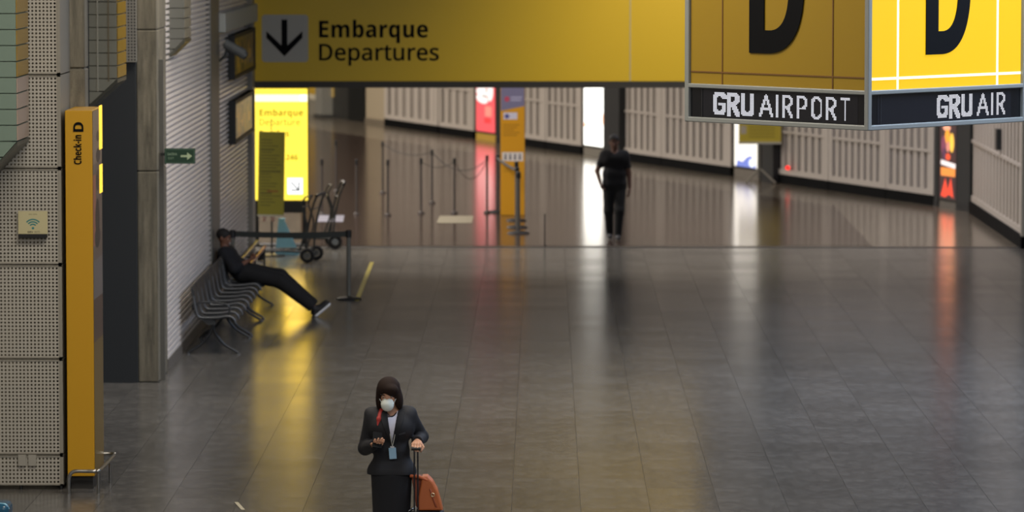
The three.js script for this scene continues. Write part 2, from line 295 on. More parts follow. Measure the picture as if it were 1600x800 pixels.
// framed yellow displays on the wall
const dispTex = canvasTex(256, 256, (g, w, h) => { g.fillStyle = '#8a6f14'; g.fillRect(0, 0, w, h); let q = 5; const r = () => { q = (q * 16807) % 2147483647; return q / 2147483647; }; for (let i = 0; i < 26; i++) { g.fillStyle = ['#c79a18', '#5d4a10', '#2c2710', '#d8a92a', '#a8801a'][i % 5]; g.fillRect(r() * w, r() * h * 0.8, 8 + r() * 16, 40 + r() * 110); } });
function display(pxA, pxB, yTop, yBot, z, label) {
  const zA = 6000 * WX / (850 - pxA), zB = 6000 * WX / (850 - pxB), y1 = yAt(yTop, zA), y0 = yAt(yBot, zA), L = zA - zB, h = y1 - y0;
  const t = thing('framed_display', label, 'display', [WX + 0.002, (y0 + y1) / 2, (zA + zB) / 2]);
  part('frame', [box(0.09, h, 0.05, 0.045, 0, L / 2), box(0.09, h, 0.05, 0.045, 0, -L / 2), box(0.09, 0.05, L, 0.045, h / 2 - 0.025, 0), box(0.09, 0.05, L, 0.045, -h / 2 + 0.025, 0)], blackMetal, t);
  part('panel', new THREE.PlaneGeometry(L - 0.06, h - 0.1).rotateY(Math.PI / 2).translate(0.07, 0, 0), M(0xffffff, 0.35, 0, { map: dispTex }), t);
  part('backing', box(0.06, h, L, 0.03, 0, 0), blackMetal, t);
}
display(356, 389, 55, 125, 0, 'black framed glossy yellow display under the grey ledge');
display(357, 387, 158, 226, 0, 'black framed glossy yellow display below the security camera, nearer the floor');
// security camera
{
  const z = -50.2, a = atZ(352, 69, z), b = atZ(384, 88, z), d = b.clone().sub(a);
  const t = thing('security_camera', 'grey bullet security camera on bent arm by the slatted wall', 'camera', [a.x, a.y, a.z]);
  part('housing', [bar([0, 0, 0], d.toArray(), 0.055, 16)], M(0x565856, 0.6), t);
  part('sunshield', [bar([-0.01, 0.025, 0], [d.x * 0.95, d.y * 0.95 + 0.03, 0], 0.052, 16)], M(0x5e605d, 0.6), t);
  part('lens', bar([d.x, d.y, d.z], [d.x * 1.04, d.y * 1.04, 0], 0.042, 16), blackPlastic, t);
  const c = atZ(338, 97, z).sub(a);
  part('arm', tube([[c.x - 0.05, c.y, 0], [c.x + 0.02, c.y + 0.005, 0], [0.0, c.y * 0.6, 0], [0.02, -0.02, 0]], 0.018), M(0x3a3c3b, 0.5, 0.5), t);
}
// exit sign
{
  const z = zc - 0.12, s = 6000 / -z, t = thing('exit_sign', 'small dark green exit sign with arrow projecting from concrete pier', 'sign', [xAt(282, z), yAt(244, z), z]);
  const tex = canvasTex(384, 192, (g, w, h) => {
    g.fillStyle = '#20402c'; g.fillRect(0, 0, w, h); g.strokeStyle = '#5c7a62'; g.lineWidth = 6; g.strokeRect(6, 6, w - 12, h - 12);
    g.fillStyle = '#b9c9a0'; g.fillRect(205, 82, 110, 28); g.beginPath(); g.moveTo(290, 45); g.lineTo(355, 96); g.lineTo(290, 147); g.closePath(); g.fill();
    g.fillStyle = '#8fa588'; g.font = 'bold 44px sans-serif'; g.fillText('SAÍDA', 30, 84); g.font = '40px sans-serif'; g.fillText('EXIT', 40, 140);
  });
  part('box', rbox(48 / s, 24 / s, 0.05, 0.006), M(0x22392b, 0.5), t);
  part('print', frontUV(46 / s, 22 / s).translate(0, 0, 0.0262), M(0xffffff, 0.5, 0, { map: tex }), t);
  part('bracket', box(0.05, 0.03, 0.03, -24 / s - 0.02, 0.02, 0), darkSteel, t);
}
// bumper rails low on the wall beyond the bench
{
  const t = thing('wall_bumper', 'pair of polished bumper rails low along the wall past the bench', 'rail', [WX, 0, -53.7]);
  part('rail', bar([0.09, 0.42, 2], [0.09, 0.42, -1.9], 0.025, 12), steel, t);
  part('rail', bar([0.2, 0.34, 2], [0.2, 0.34, -1.9], 0.025, 12), M(0xb08070, 0.3, 0.9), t);
  for (const z of [-1.8, 0.0, 1.9]) part('bracket', [box(0.2, 0.03, 0.05, 0.115, 0.36, z), box(0.03, 0.4, 0.05, 0.2, 0.18, z)], darkSteel, t);
}

// ------------------------------------------------------------------ yellow departures header
const ZH = -56.4;
{
  const s = 6000 / -ZH, x0 = xAt(398, ZH), x1 = xAt(1092, ZH), yb = yAt(137, ZH), ys = yAt(127, ZH), yt = 4.7, xs = xAt(984, ZH);
  const t = thing('departures_header', 'long yellow overhead header sign reading Embarque Departures with arrow', 'sign', [0, 0, ZH]);
  part('frame', span(x0, x1, yb, ys, 0.03, -0.5), M(0x2b2721, 0.5), t);
  part('panel', rbox(xs - x0 - 0.008, yt - ys, 0.06, 0.004).translate((x0 + xs) / 2 - 0.004, (ys + yt) / 2, 0), signYellow, t);
  part('panel', rbox(x1 - xs - 0.008, yt - ys, 0.06, 0.004).translate((x1 + xs) / 2 + 0.004, (ys + yt) / 2, 0), signYellow, t);
  part('joint_profile', box(0.022, yt - ys, 0.064, xs, (ys + yt) / 2, 0.003), M(0xb9ab7a, 0.4), t);
  part('carcass', span(x0 + 0.02, x1 - 0.02, ys, 4.94, -0.04, -0.48), M(0x35322b, 0.8), t);
  const tile = new THREE.Shape(), a = xAt(411, ZH), b = xAt(483, ZH), c = yAt(97, ZH), d = yAt(23, ZH), r = 0.06;
  tile.moveTo(a + r, c); tile.lineTo(b - r, c); tile.quadraticCurveTo(b, c, b, c + r); tile.lineTo(b, d - r); tile.quadraticCurveTo(b, d, b - r, d); tile.lineTo(a + r, d); tile.quadraticCurveTo(a, d, a, d - r); tile.lineTo(a, c + r); tile.quadraticCurveTo(a, c, a + r, c);
  part('arrow_tile', new THREE.ExtrudeGeometry(tile, { depth: 0.004, bevelEnabled: false }).translate(0, 0, 0.031), M(0xa8a69c, 0.5), t);
  const P = (x, y) => [xAt(x, ZH), yAt(y, ZH)];
  part('arrow', prism([P(441.5, 30.5), P(450.5, 30.5), P(450.5, 71), P(474, 48.5), P(474, 59), P(446, 88), P(418, 59), P(418, 48.5), P(441.5, 71)], 0.004).translate(0, 0, 0.036), ink, t);
  part('lettering', letters('Embarque', font, 170 / s, 26 / s).translate(xAt(500, ZH), yAt(58.5, ZH), 0.031), ink, t);
  part('lettering', letters('Departures', fontR, 187 / s, 25 / s).translate(xAt(500, ZH), yAt(94, ZH), 0.031), ink, t);
}

// ------------------------------------------------------------------ far shop front
const W0 = floorAt(600, 196), W1 = floorAt(1460, 321);
const wdir = W1.clone().sub(W0).normalize(), wang = Math.atan2(-wdir.z, wdir.x), wn = V3(-wdir.z, 0, wdir.x);   // wn towards the viewer
const wt = (px, off = 0) => { const r = ray(px, 250), ax = W0.x + wn.x * off, az = W0.z + wn.z * off, den = r.x * wdir.z - r.z * wdir.x; return (r.z * ax - r.x * az) / den; };
const onWall = (px, off = 0) => W0.clone().addScaledVector(wdir, wt(px)).addScaledVector(wn, off);
const wallH = (px, py) => { const p = onWall(px); return EYE + ray(px, py).y * (p.z / ray(px, py).z); };
function wallGroup(px0, px1, name, label, category, group, off = 0, front = 0.03) {
  const a = wt(px0, off + front), b = wt(px1, off + front), mid = (a + b) / 2, c = W0.clone().addScaledVector(wdir, mid).addScaledVector(wn, off);
  const t = thing(name, label, category, [c.x, 0, c.z], wang, group); t.userData.W = b - a; return t;
}
{
  const a = wt(380) , b = wt(1518), L = b - a, mid = W0.clone().addScaledVector(wdir, (a + b) / 2);
  const w = struct('wall_back', box(L, CEIL, 0.3, 0, CEIL / 2, -0.45), M(0x6d665d, 0.85)); w.position.set(mid.x, 0, mid.z); w.rotation.y = wang;
}
const slatGeo = box(1, 1, 1);
function screen(px0, px1, n, railPx, label) {
  const t = wallGroup(px0, px1, 'shutter_screen', label, 'shutter', 'closed shop shutters'), W = t.userData.W; delete t.userData.W; const H = 3.1, y0 = 0.2;
  part('backing', box(W, H, 0.03, 0, H / 2 + y0, -0.07), screenDark, t);
  part('plinth', box(W, y0 - 0.02, 0.1, 0, y0 / 2 - 0.01, -0.01), plinthDark, t);
  part('bottom_rail', box(W, 0.1, 0.06, 0, y0 + 0.03, 0), screenGrey, t);
  part('top_rail', box(W, 0.16, 0.12, 0, H + y0, 0), screenGrey, t);
  if (railPx) part('middle_rail', box(W, 0.05, 0.045, 0, wallH(railPx[0], railPx[1]), 0), screenGrey, t);
  for (const s of [-1, 1]) part('post', box(W * 0.06, H, 0.07, s * W * 0.47, H / 2 + y0, 0), screenGrey, t);
  for (let i = 0; i < n; i++) { const m = part('slat', slatGeo, screenGrey, t); m.scale.set(W * 0.88 / n * 0.48, H - 0.1, 0.05); m.position.set(-W * 0.44 + (i + 0.5) * W * 0.88 / n, H / 2 + y0, -0.03); }
}
screen(601, 684, 6, null, 'closed grey shutter with vertical ribs beside the tan recess');
screen(686, 740, 4, [715, 139], 'narrow closed grey shutter left of the glowing red advertisement');
screen(784, 852, 6, [830, 156], 'closed grey ribbed shutter behind the yellow and purple notice totem');
screen(853, 908, 5, [880, 163], 'closed grey ribbed shutter beside the glowing white advertisement');
screen(968, 1033, 6, [1000, 176], 'closed grey ribbed shutter beside dark pillar behind the walking man');
screen(1034, 1142, 9, [1060, 183], 'closed grey ribbed shutter left of the white and blue advertisement');
screen(1210, 1294, 7, [1250, 209], 'closed grey ribbed shutter with small red light, right of white and blue advertisement');
screen(1295, 1384, 8, [1340, 220], 'closed grey ribbed shutter between two wide posts');
screen(1385, 1459, 6, [1420, 232], 'closed grey ribbed shutter beside the orange food advertisement');
function pillar(px0, px1, label, depth = 0.5) { const t = wallGroup(px0, px1, 'dark_pillar', label, 'pillar', undefined, 0, depth / 2 - 0.1), W = t.userData.W; delete t.userData.W; part('shaft', box(W, CEIL, depth, 0, CEIL / 2, -0.1), pillarDark, t); part('base', box(W + 0.02, 0.12, depth + 0.02, 0, 0.06, -0.1), blackMetal, t); }
pillar(775, 783, 'narrow dark pillar between red advertisement and yellow notice totem');
pillar(943, 967, 'dark pillar right of the glowing white advertisement');
pillar(1190, 1208, 'dark pillar right of the white and blue advertisement');
pillar(1495, 1516, 'dark corner pillar right of the orange food advertisement');
pillar(1460, 1466, 'slim dark jamb left of the orange food advertisement', 0.3);
// illuminated advertisements
function adBox(px0, px1, yBot, label, draw, L, lc, plinthColor) {
  const t = wallGroup(px0, px1, 'advertising_lightbox', label, 'lightbox', undefined, 0.06), W = t.userData.W; delete t.userData.W;
  const y0 = wallH((px0 + px1) / 2, yBot), H = 2.0;
  part('cabinet', box(W, H + 0.1, 0.24, 0, y0 + H / 2, -0.1), M(0x33322f, 0.5, 0.4), t);
  part('plinth', box(W * 0.98, y0 - 0.05, 0.24, 0, (y0 - 0.05) / 2, -0.1), M(plinthColor, 0.5), t);
  const tex = canvasTex(256, 512, draw);
  part('poster', frontUV(W * 0.94, H).translate(0, y0 + H / 2, 0.025), M(0x111111, 0.4, 0, { emissive: 0xffffff, emissiveIntensity: L, emissiveMap: tex }), t);
  const l = new THREE.RectAreaLight(lc, L * 0.5, W * 0.94, H); l.name = 'poster_light'; l.position.set(0, y0 + H / 2, 0.04); l.rotation.y = Math.PI; t.add(l);
}
adBox(743, 774, 205, 'glowing red and white advertisement between grey shutters', (g, w, h) => { g.fillStyle = '#f0585c'; g.fillRect(0, 0, w, h); g.fillStyle = '#fff6ee'; g.beginPath(); g.ellipse(180, 190, 70, 60, 0, 0, 7); g.fill(); for (const [x, y, a, b] of [[70, 250, 70, 26], [80, 285, 85, 20], [80, 320, 80, 26], [190, 270, 40, 60]]) { g.beginPath(); g.ellipse(x, y, a, b, 0.1, 0, 7); g.fill(); } g.fillStyle = '#3a2a26'; g.beginPath(); g.ellipse(90, 215, 22, 18, 0, 0, 7); g.fill(); g.fillRect(80, 300, 70, 7); g.fillStyle = '#f48a78'; g.fillRect(120, 360, 90, 60); g.fillStyle = '#e63d3d'; g.fillRect(110, 430, 90, 30); }, 1.3, 0xff8a88, 0xb8953c);
adBox(911, 943, 227, 'glowing almost blank white advertisement beside dark pillar', (g, w, h) => { g.fillStyle = '#fffdf4'; g.fillRect(0, 0, w, h); g.fillStyle = '#c05030'; g.fillRect(100, 440, 20, 50); g.fillStyle = '#e8b090'; g.beginPath(); g.ellipse(20, 400, 22, 12, 0, 0, 7); g.fill(); g.beginPath(); g.ellipse(250, 360, 12, 30, 0, 0, 7); g.fill(); g.fillStyle = '#f1e3d2'; g.fillRect(40, 150, 180, 8); }, 2.4, 0xfff4e4, 0x77736a);
adBox(1146, 1184, 260, 'glowing white advertisement with blue shapes behind yellow notice board', (g, w, h) => { g.fillStyle = '#fff8ea'; g.fillRect(0, 0, w, h); g.fillStyle = '#8f86b8'; g.fillRect(50, 360, 70, 22); g.fillRect(150, 364, 66, 24); g.fillStyle = '#6f7ec8'; g.beginPath(); g.moveTo(20, 512); g.lineTo(36, 480); g.lineTo(90, 488); g.lineTo(140, 462); g.lineTo(190, 452); g.lineTo(236, 490); g.lineTo(240, 512); g.fill(); g.fillStyle = '#eef2ff'; g.beginPath(); g.ellipse(196, 488, 34, 22, 0, 0, 7); g.fill(); }, 1.4, 0xfff0e2, 0x6e685f);
adBox(1467, 1494, 310, 'glowing orange and red food advertisement beside corner pillar', (g, w, h) => { g.fillStyle = '#3c2626'; g.fillRect(0, 0, w, h); for (const [x, y, a, b, c] of [[110, 190, 60, 14, '#f0a080'], [120, 230, 40, 34, '#f09a30'], [190, 255, 34, 44, '#f8c048'], [60, 270, 36, 44, '#7a3a50'], [130, 275, 30, 24, '#d08070'], [130, 320, 40, 16, '#e0502c'], [70, 310, 26, 30, '#503048']]) { g.fillStyle = c; g.beginPath(); g.ellipse(x, y, a, b, 0, 0, 7); g.fill(); } g.fillStyle = '#e8dcd8'; g.save(); g.translate(130, 352); g.rotate(0.06); g.fillRect(-110, -10, 230, 22); g.restore(); g.fillStyle = '#e88a3c'; g.fillRect(20, 370, 225, 38); g.fillStyle = '#e8462e'; g.beginPath(); g.moveTo(20, 500); g.lineTo(90, 415); g.lineTo(130, 470); g.lineTo(180, 410); g.lineTo(220, 505); g.lineTo(150, 490); g.lineTo(90, 505); g.fill(); }, 1.5, 0xff9a70, 0x5d5850);
// small red standby light on a shutter
{ const p = onWall(1236, 0.07); solo('red_indicator', new THREE.SphereGeometry(0.045, 12, 8).translate(p.x, wallH(1236, 262), p.z), M(0x801010, 0.4, 0, { emissive: 0xff2a20, emissiveIntensity: 1.6 }), 'small glowing red indicator low on a grey shutter', 'indicator'); }
// recess, dark doorway and column at the far end
{
  const t = wallGroup(566, 600, 'tan_wall_panel', 'tan wall panel between dark doorway and the first shutter', 'wall panel'), W = t.userData.W; delete t.userData.W; part('sheet', rbox(W, 3.4, 0.1, 0.01, 0, 1.7, -0.12), M(0xa3967e, 0.7), t); part('skirting', box(W, 0.12, 0.12, 0, 0.06, -0.1), M(0x6d6354, 0.7), t);
  const d = wallGroup(511, 565, 'dark_doorway', 'dark closed shop entrance with small yellow notice at far end', 'doorway'), w = d.userData.W; delete d.userData.W;
  part('door_leaf', box(w * 0.55, 3.2, 0.08, -w * 0.22, 1.6, -0.1), M(0x2e2e2c, 0.5), d); part('door_leaf', box(w * 0.44, 3.2, 0.1, w * 0.28, 1.6, -0.08), M(0x191b1b, 0.4), d); part('notice', box(w * 0.08, 0.3, 0.02, -w * 0.42, wallH(520, 143), -0.04), M(0xd8b860, 0.6), d);
  const c = wallGroup(500, 510, 'grey_jamb', 'grey metal jamb at the left of the dark doorway', 'post', undefined, 0.1), cw = c.userData.W; delete c.userData.W; part('shaft', box(cw, 3.4, 0.3, 0, 1.7, 0), M(0x85847c, 0.5), c); part('foot', box(cw + 0.1, 0.08, 0.36, 0, 0.04, 0), M(0x3c3b38, 0.6), c);
  const y = wallGroup(470, 499, 'yellow_board', 'yellow board with white lower edge behind the departures lightbox', 'board', undefined, 0.05), yw = y.userData.W; delete y.userData.W; part('sheet', box(yw, 1.5, 0.05, 0, wallH(490, 148) + 0.75, 0), M(0xc9a53a, 0.6), y); part('lower_edge', box(yw, 0.14, 0.055, 0, wallH(490, 151), 0), M(0xd8d0b8, 0.6), y); part('wall_backing', box(yw, wallH(490, 151), 0.05, 0, wallH(490, 151) / 2, -0.02), M(0x8f8a7c, 0.7), y);
}
// right-hand shop wall turning towards the viewer
{
  const a = floorAt(1517, 332), b = floorAt(1590, 389), x = (a.x + b.x) / 2, t = thing('side_shutter', 'closed grey panelled shutter running forward from the dark corner pillar', 'shutter', [x, 0, (a.z + b.z) / 2]);
  const L = b.z - a.z - 0.06, H = 3.2;
  part('plinth', box(0.1, 0.2, L, 0.055, 0.1, 0), plinthDark, t); part('bottom_rail', box(0.06, 0.1, L, 0.08, 0.25, 0), screenGrey, t);
  part('middle_rail', box(0.03, 0.05, L, 0.06, 1.25, 0), screenGrey, t); part('top_rail', box(0.03, 0.05, L, 0.06, 2.2, 0), screenGrey, t);
  part('backing', box(0.06, H, L, 0.14, H / 2 + 0.2, 0), M(0x8b847c, 0.6), t);
  for (let i = 0; i < 16; i++) { const m = part('slat', slatGeo, screenGrey, t); m.scale.set(0.05, H - 0.1, L / 16 * 0.5); m.position.set(0.09, H / 2 + 0.2, -L / 2 + (i + 0.5) * L / 16); }
  part('lock_box', box(0.08, 0.34, 0.2, 0.02, yAt(211, a.z + 3), 0.5), blackPlastic, t);
  struct('wall_right_far', span(x + 0.2, 16, 0, CEIL, b.z - 0.1, a.z - 6), M(0x7a756d, 0.85));
  const e = thing('end_shutter', 'grey shutter face with pale corner post at the forward end of side shutter', 'shutter', [x, 0, b.z]);
  part('corner_post', box(0.13, 3.4, 0.13, 0.065, 1.9, 0), M(0xa39d92, 0.5), e);
  part('plinth', box(5, 0.2, 0.08, 2.63, 0.1, -0.04), plinthDark, e); part('sheet', box(5, 3.2, 0.08, 2.63, 1.8, -0.04), M(0x8f8a80, 0.6), e);
  for (let i = 0; i < 4; i++) part('rail', box(5, 0.06, 0.04, 2.63, 0.4 + i * 0.75, 0.02), screenGrey, e);
}

// ------------------------------------------------------------------ yellow and purple notice totem, notice board on tripod
{
  const p = floorAt(801, 337), s = 6000 / -p.z, w = 38 / s, h = yAt(140, p.z) + 0.12;
  const t = thing('notice_totem', 'tall yellow notice totem with purple slanted top among queue posts', 'sign', [p.x, 0, p.z - 0.08]);
  part('body', rbox(w, h, 0.16, 0.01, 0, h / 2, 0), M(0xc08a14, 0.5), t);
  const tex = canvasTex(256, 1320, (g, W, H) => {
    g.fillStyle = '#cf9415'; g.fillRect(0, 0, W, H); g.fillStyle = '#77748f'; g.beginPath(); g.moveTo(0, 0); g.lineTo(W, 0); g.lineTo(W, 225); g.lineTo(0, 275); g.fill();
    g.fillStyle = '#b84a62'; g.beginPath(); g.arc(66, 155, 28, 0, 7); g.fill(); g.fillStyle = '#a6a4bd'; g.fillRect(110, 130, 120, 16); g.fillRect(110, 158, 110, 16);
    g.fillStyle = '#cbc8d6'; g.fillRect(28, 290, 150, 70); g.fillStyle = '#4a4c8a'; g.beginPath(); g.moveTo(66, 300); g.lineTo(104, 336); g.lineTo(28, 336); g.fill(); g.fillRect(52, 330, 28, 22);
    g.fillStyle = '#9c6e12'; for (let i = 0; i < 5; i++) g.fillRect(24, 410 + i * 26, 180 - (i % 3) * 30, 10);
    g.fillStyle = '#d9d2ca'; g.fillRect(14, 690, 228, 90); g.fillStyle = '#54505c'; for (let i = 0; i < 4; i++) { g.beginPath(); g.arc(50 + i * 52, 716, 10, 0, 7); g.fill(); g.fillRect(40 + i * 52, 728, 20, 38); }
    g.fillStyle = '#a37513'; for (let i = 0; i < 3; i++) g.fillRect(30, 830 + i * 24, 150, 8);
  });
  part('print', frontUV(w * 0.97, h * 0.985).translate(0, h / 2, 0.0815), M(0xffffff, 0.5, 0, { map: tex }), t);
}
{
  const p = floorAt(1187, 287), s = 6000 / -p.z, z = p.z, t = thing('notice_board', 'yellow notice board on a tripod stand in front of white advertisement', 'sign', [p.x, 0, z]);
  const y0 = yAt(222, z), y1 = yAt(176, z), w = 66 / s, tex = canvasTex(256, 160, (g, W, H) => { g.fillStyle = '#b3a02c'; g.fillRect(0, 0, W, H); g.fillStyle = '#a99f8c'; g.fillRect(8, 70, 36, 46); g.fillStyle = '#8a7c22'; for (let i = 0; i < 4; i++) g.fillRect(60, 74 + i * 18, 160, 7); g.strokeStyle = '#c0ac3c'; g.lineWidth = 8; g.strokeRect(4, 4, W - 8, H - 8); });
  part('board', box(w, y1 - y0, 0.03, 0, (y0 + y1) / 2, 0), M(0xa0922c, 0.6), t);
  part('print', frontUV(w * 0.98, (y1 - y0) * 0.97).translate(0, (y0 + y1) / 2, 0.0165), M(0xffffff, 0.6, 0, { map: tex }), t);
  part('lower_frame', box(w * 1.02, 0.04, 0.05, 0, y0 - 0.015, 0), M(0xaaa698, 0.5), t);
  part('pole', bar([0, 0.1, -0.03], [0, y0, -0.03], 0.03), M(0x5a5850, 0.5), t);
  for (const [x, zz] of [[-0.27, 0.08], [0.3, 0.08], [0, -0.2]]) part('leg', bar([0, 0.3, -0.03], [x, 0.02, zz], 0.02), M(0x8e897c, 0.5, 0.4), t);
}

// ------------------------------------------------------------------ departures lightbox and things around it
{
  const z = zOf(384), s = 6000 / -z, x = xAt(440, z), W = 83 / s, y0 = yAt(313, z), y1 = yAt(138.5, z), H = y1 - y0;
  const t = thing('departures_lightbox', 'bright glowing yellow upright lightbox sign reading Embarque Departure', 'lightbox', [x, 0, z]);
  const tex = canvasTex(384, 800, (g, w, h) => {
    g.fillStyle = '#ffe14a'; g.fillRect(0, 0, w, h); g.fillStyle = '#fff6cc'; g.fillRect(0, 42, w, 52);
    g.fillStyle = '#ffffff'; g.fillRect(330, 45, 44, 44);
    g.fillStyle = '#8a7610'; g.font = 'bold 66px sans-serif'; g.fillText('Embarque', 30, 196); g.fillStyle = '#8f7c14'; g.font = '66px sans-serif'; g.fillText('Departure', 30, 264);
    g.fillStyle = '#8a7610'; g.font = 'bold 60px sans-serif'; g.fillText('Portões', 30, 344); g.font = 'bold 54px sans-serif'; g.fillText('101 - 246', 90, 512);
    g.fillStyle = '#ffffff'; g.fillRect(236, 640, 112, 118); g.strokeStyle = '#0e1a20'; g.lineWidth = 9; g.beginPath(); g.moveTo(262, 668); g.lineTo(318, 728); g.moveTo(262, 728); g.lineTo(320, 728); g.lineTo(320, 668); g.stroke();
  });
  part('cabinet', [box(W + 0.03, H + 0.04, 0.14, 0, (y0 + y1) / 2, -0.075)], M(0x6f6418, 0.5), t);
  part('face', frontUV(W, H).translate(0, (y0 + y1) / 2, 0.0), M(0x221a02, 0.4, 0, { emissive: 0xffffff, emissiveIntensity: 1.55, emissiveMap: tex }), t);
  part('leg', box(0.05, y0, 0.06, -W / 2 + 0.03, y0 / 2, -0.07), blackMetal, t); part('leg', box(0.05, y0, 0.06, W / 2 - 0.06, y0 / 2, -0.07), blackMetal, t);
  part('ballast_box', box(0.36, 0.2, 0.12, 0.14, y0 - 0.1, -0.07), blackMetal, t); part('base_plate', box(W, 0.02, 0.4, 0, 0.01, -0.07), darkSteel, t);
  const l = new THREE.RectAreaLight(0xffc828, 2.6, W, H); l.name = 'face_light'; l.position.set(0, (y0 + y1) / 2, 0.012); l.rotation.y = Math.PI; t.add(l);
}
{
  const z = zOf(400), s = 6000 / -z, x = xAt(424.5, z), t = thing('poster_stand', 'olive yellow printed poster on a thin stand before departures lightbox', 'poster', [x, 0, z]);
  const tex = canvasTex(256, 800, (g, w, h) => { g.fillStyle = '#8f8a2a'; g.fillRect(0, 0, w, h); g.fillStyle = '#5f5c22'; let q = 3; for (let i = 0; i < 22; i++) { q = (q * 16807) % 2147483647; g.fillRect(20, 70 + i * 30, 90 + (q % 120), i % 7 === 3 ? 16 : 9); } g.fillStyle = '#8a5a22'; g.fillRect(90, 560, 110, 18); });
  const y0 = yAt(337, z), y1 = yAt(206, z), w = 41 / s;
  const b = new THREE.Group(); b.name = 'board'; b.rotation.z = -0.02; b.position.set(0, (y0 + y1) / 2, 0); t.add(b);
  part('sheet', box(w, y1 - y0, 0.012), M(0x8d882e, 0.6), b); part('print', frontUV(w * 0.98, (y1 - y0) * 0.99).translate(0, 0, 0.0075), M(0xffffff, 0.6, 0, { map: tex }), b); part('lower_edge', box(w * 1.03, 0.025, 0.03, 0, -(y1 - y0) / 2, 0), M(0xb9b8a8, 0.5), b);
  part('antenna', bar([0, y1, -0.02], [0, y1 + 0.2, -0.02], 0.006), darkSteel, t);
  part('pole', bar([0, 0.02, -0.03], [0, y1 - 0.1, -0.03], 0.015), darkSteel, t); part('base_plate', cyl(0.2, 0.2, 0.02, 0, 0.01, -0.03), darkSteel, t);
  for (const k of [-0.11, 0.02]) part('clip', rbox(0.05, 0.08, 0.05, 0.015, k, y0 - 0.05, -0.01), M(0xa8897c, 0.6), t);
}
{
  const z = zOf(399), t = thing('plastic_floor_sign', 'pale blue folding plastic floor sign standing behind the barrier belt', 'floor sign', [xAt(447, z), 0, z - 0.1]);
  const m = M(0x6fa6b8, 0.45), w = 0.13;
  for (const s of [-1, 1]) { const g = prism([[-w - 0.03, 0], [w + 0.06, 0], [-0.02, 0.5], [-0.1, 0.56], [-0.12, 0.5]], 0.018, 0.003); g.rotateX(-s * 0.16).translate(0, 0.004, s * 0.1 - 0.009); part('leaf', g, m, t); }
  part('hinge', bar([-0.12, 0.54, 0], [-0.02, 0.54, 0], 0.018), m, t);
}

// luggage trolleys
function trolley(px, py, turn, label) {
  const p = floorAt(px, py), t = thing('luggage_trolley', label, 'luggage cart', [p.x, 0, p.z], turn, 'luggage trolleys'), tb = M(0x333636, 0.6, 0.2);
  // local +x forward (towards the front wheel), origin under the rear axle
  for (const s of [-1, 1]) {
    const w = part('rear_wheel', new THREE.TorusGeometry(0.085, 0.028, 10, 24).translate(0, 0.113, s * 0.26), rubber, t); part('hub', cyl(0.05, 0.05, 0.03).rotateX(Math.PI / 2).translate(0, 0.113, s * 0.26), M(0x777a78, 0.4, 0.6), w);
    part('side_tube', tube([[0.02, 0.16, s * 0.24], [0.35, 0.17, s * 0.2], [0.7, 0.16, s * 0.12], [0.82, 0.14, s * 0.06]], 0.018), tb, t);
    part('back_tube', tube([[0.03, 0.16, s * 0.24], [0.0, 0.5, s * 0.23], [-0.08, 0.85, s * 0.22], [-0.14, 1.0, s * 0.22]], 0.017), tb, t);
    part('brace', tube([[0.14, 0.17, s * 0.2], [0.02, 0.55, s * 0.2], [0.1, 0.85, s * 0.2], [0.04, 0.98, s * 0.2]], 0.014), tb, t);
  }
  part('front_wheel', [new THREE.TorusGeometry(0.055, 0.024, 10, 20).translate(0.8, 0.079, 0), cyl(0.035, 0.035, 0.03).rotateX(Math.PI / 2).translate(0.8, 0.079, 0)], rubber, t);
  part('deck', [0, 1, 2, 3, 4].map((i) => bar([0.12 + i * 0.13, 0.175, -0.2 + i * 0.02], [0.12 + i * 0.13, 0.175, 0.2 - i * 0.02], 0.01)), tb, t);
  part('axle', bar([0, 0.113, -0.25], [0, 0.113, 0.25], 0.014), tb, t);
  part('handle', tube([[-0.14, 1.0, -0.25], [-0.16, 1.02, -0.12], [-0.16, 1.02, 0.12], [-0.14, 1.0, 0.25]], 0.024), blackPlastic, t);
  part('basket', [bar([0.04, 0.98, -0.2], [0.04, 0.98, 0.2], 0.01), bar([0.1, 0.82, -0.2], [0.1, 0.82, 0.2], 0.01), bar([-0.06, 0.8, -0.22], [-0.06, 0.8, 0.22], 0.01)], tb, t);
  return t;
}
trolley(487, 409, Math.PI - 0.2, 'dark grey luggage trolley standing in front of the yellow departures lightbox');
trolley(521, 387, Math.PI + 0.15, 'dark grey luggage trolley parked beyond the first trolley, beside white floor mat');

// ------------------------------------------------------------------ queue posts and belts
const thin = M(0x453f3b, 0.7, 0.1);
function stanchion(px, py, label, { h = 1.0, r = 0.022, base = 0.15, m = darkSteel, group } = {}) {
  const p = floorAt(px, py), t = thing('queue_post', label, 'queue post', [p.x, 0, p.z], 0, group);
  part('base', new THREE.LatheGeometry([[0, 0], [base, 0], [base, 0.015], [base * 0.8, 0.03], [r * 1.6, 0.045], [0, 0.045]].map((a) => new THREE.Vector2(...a)), 24), m === thin ? thin : blackMetal, t);
  part('post', cyl(r, r, h - 0.1, 0, h / 2, 0, 14), m, t);
  part('head', [cyl(r * 1.35, r * 1.35, 0.09, 0, h - 0.05, 0, 14), cyl(r * 1.1, r * 1.35, 0.012, 0, h, 0, 14)], blackPlastic, t);
  return t;
}
const S1 = stanchion(545, 468, 'grey queue post at the open end of the barrier belt near the seated man', { h: 0.93, r: 0.03, base: 0.17, m: M(0x7b7b74, 0.35, 0.7) });
const S2 = stanchion(364, 468, 'grey queue post behind the seated man against the slatted wall', { h: 0.93, r: 0.03, base: 0.12, m: M(0x7b7b74, 0.35, 0.7) });
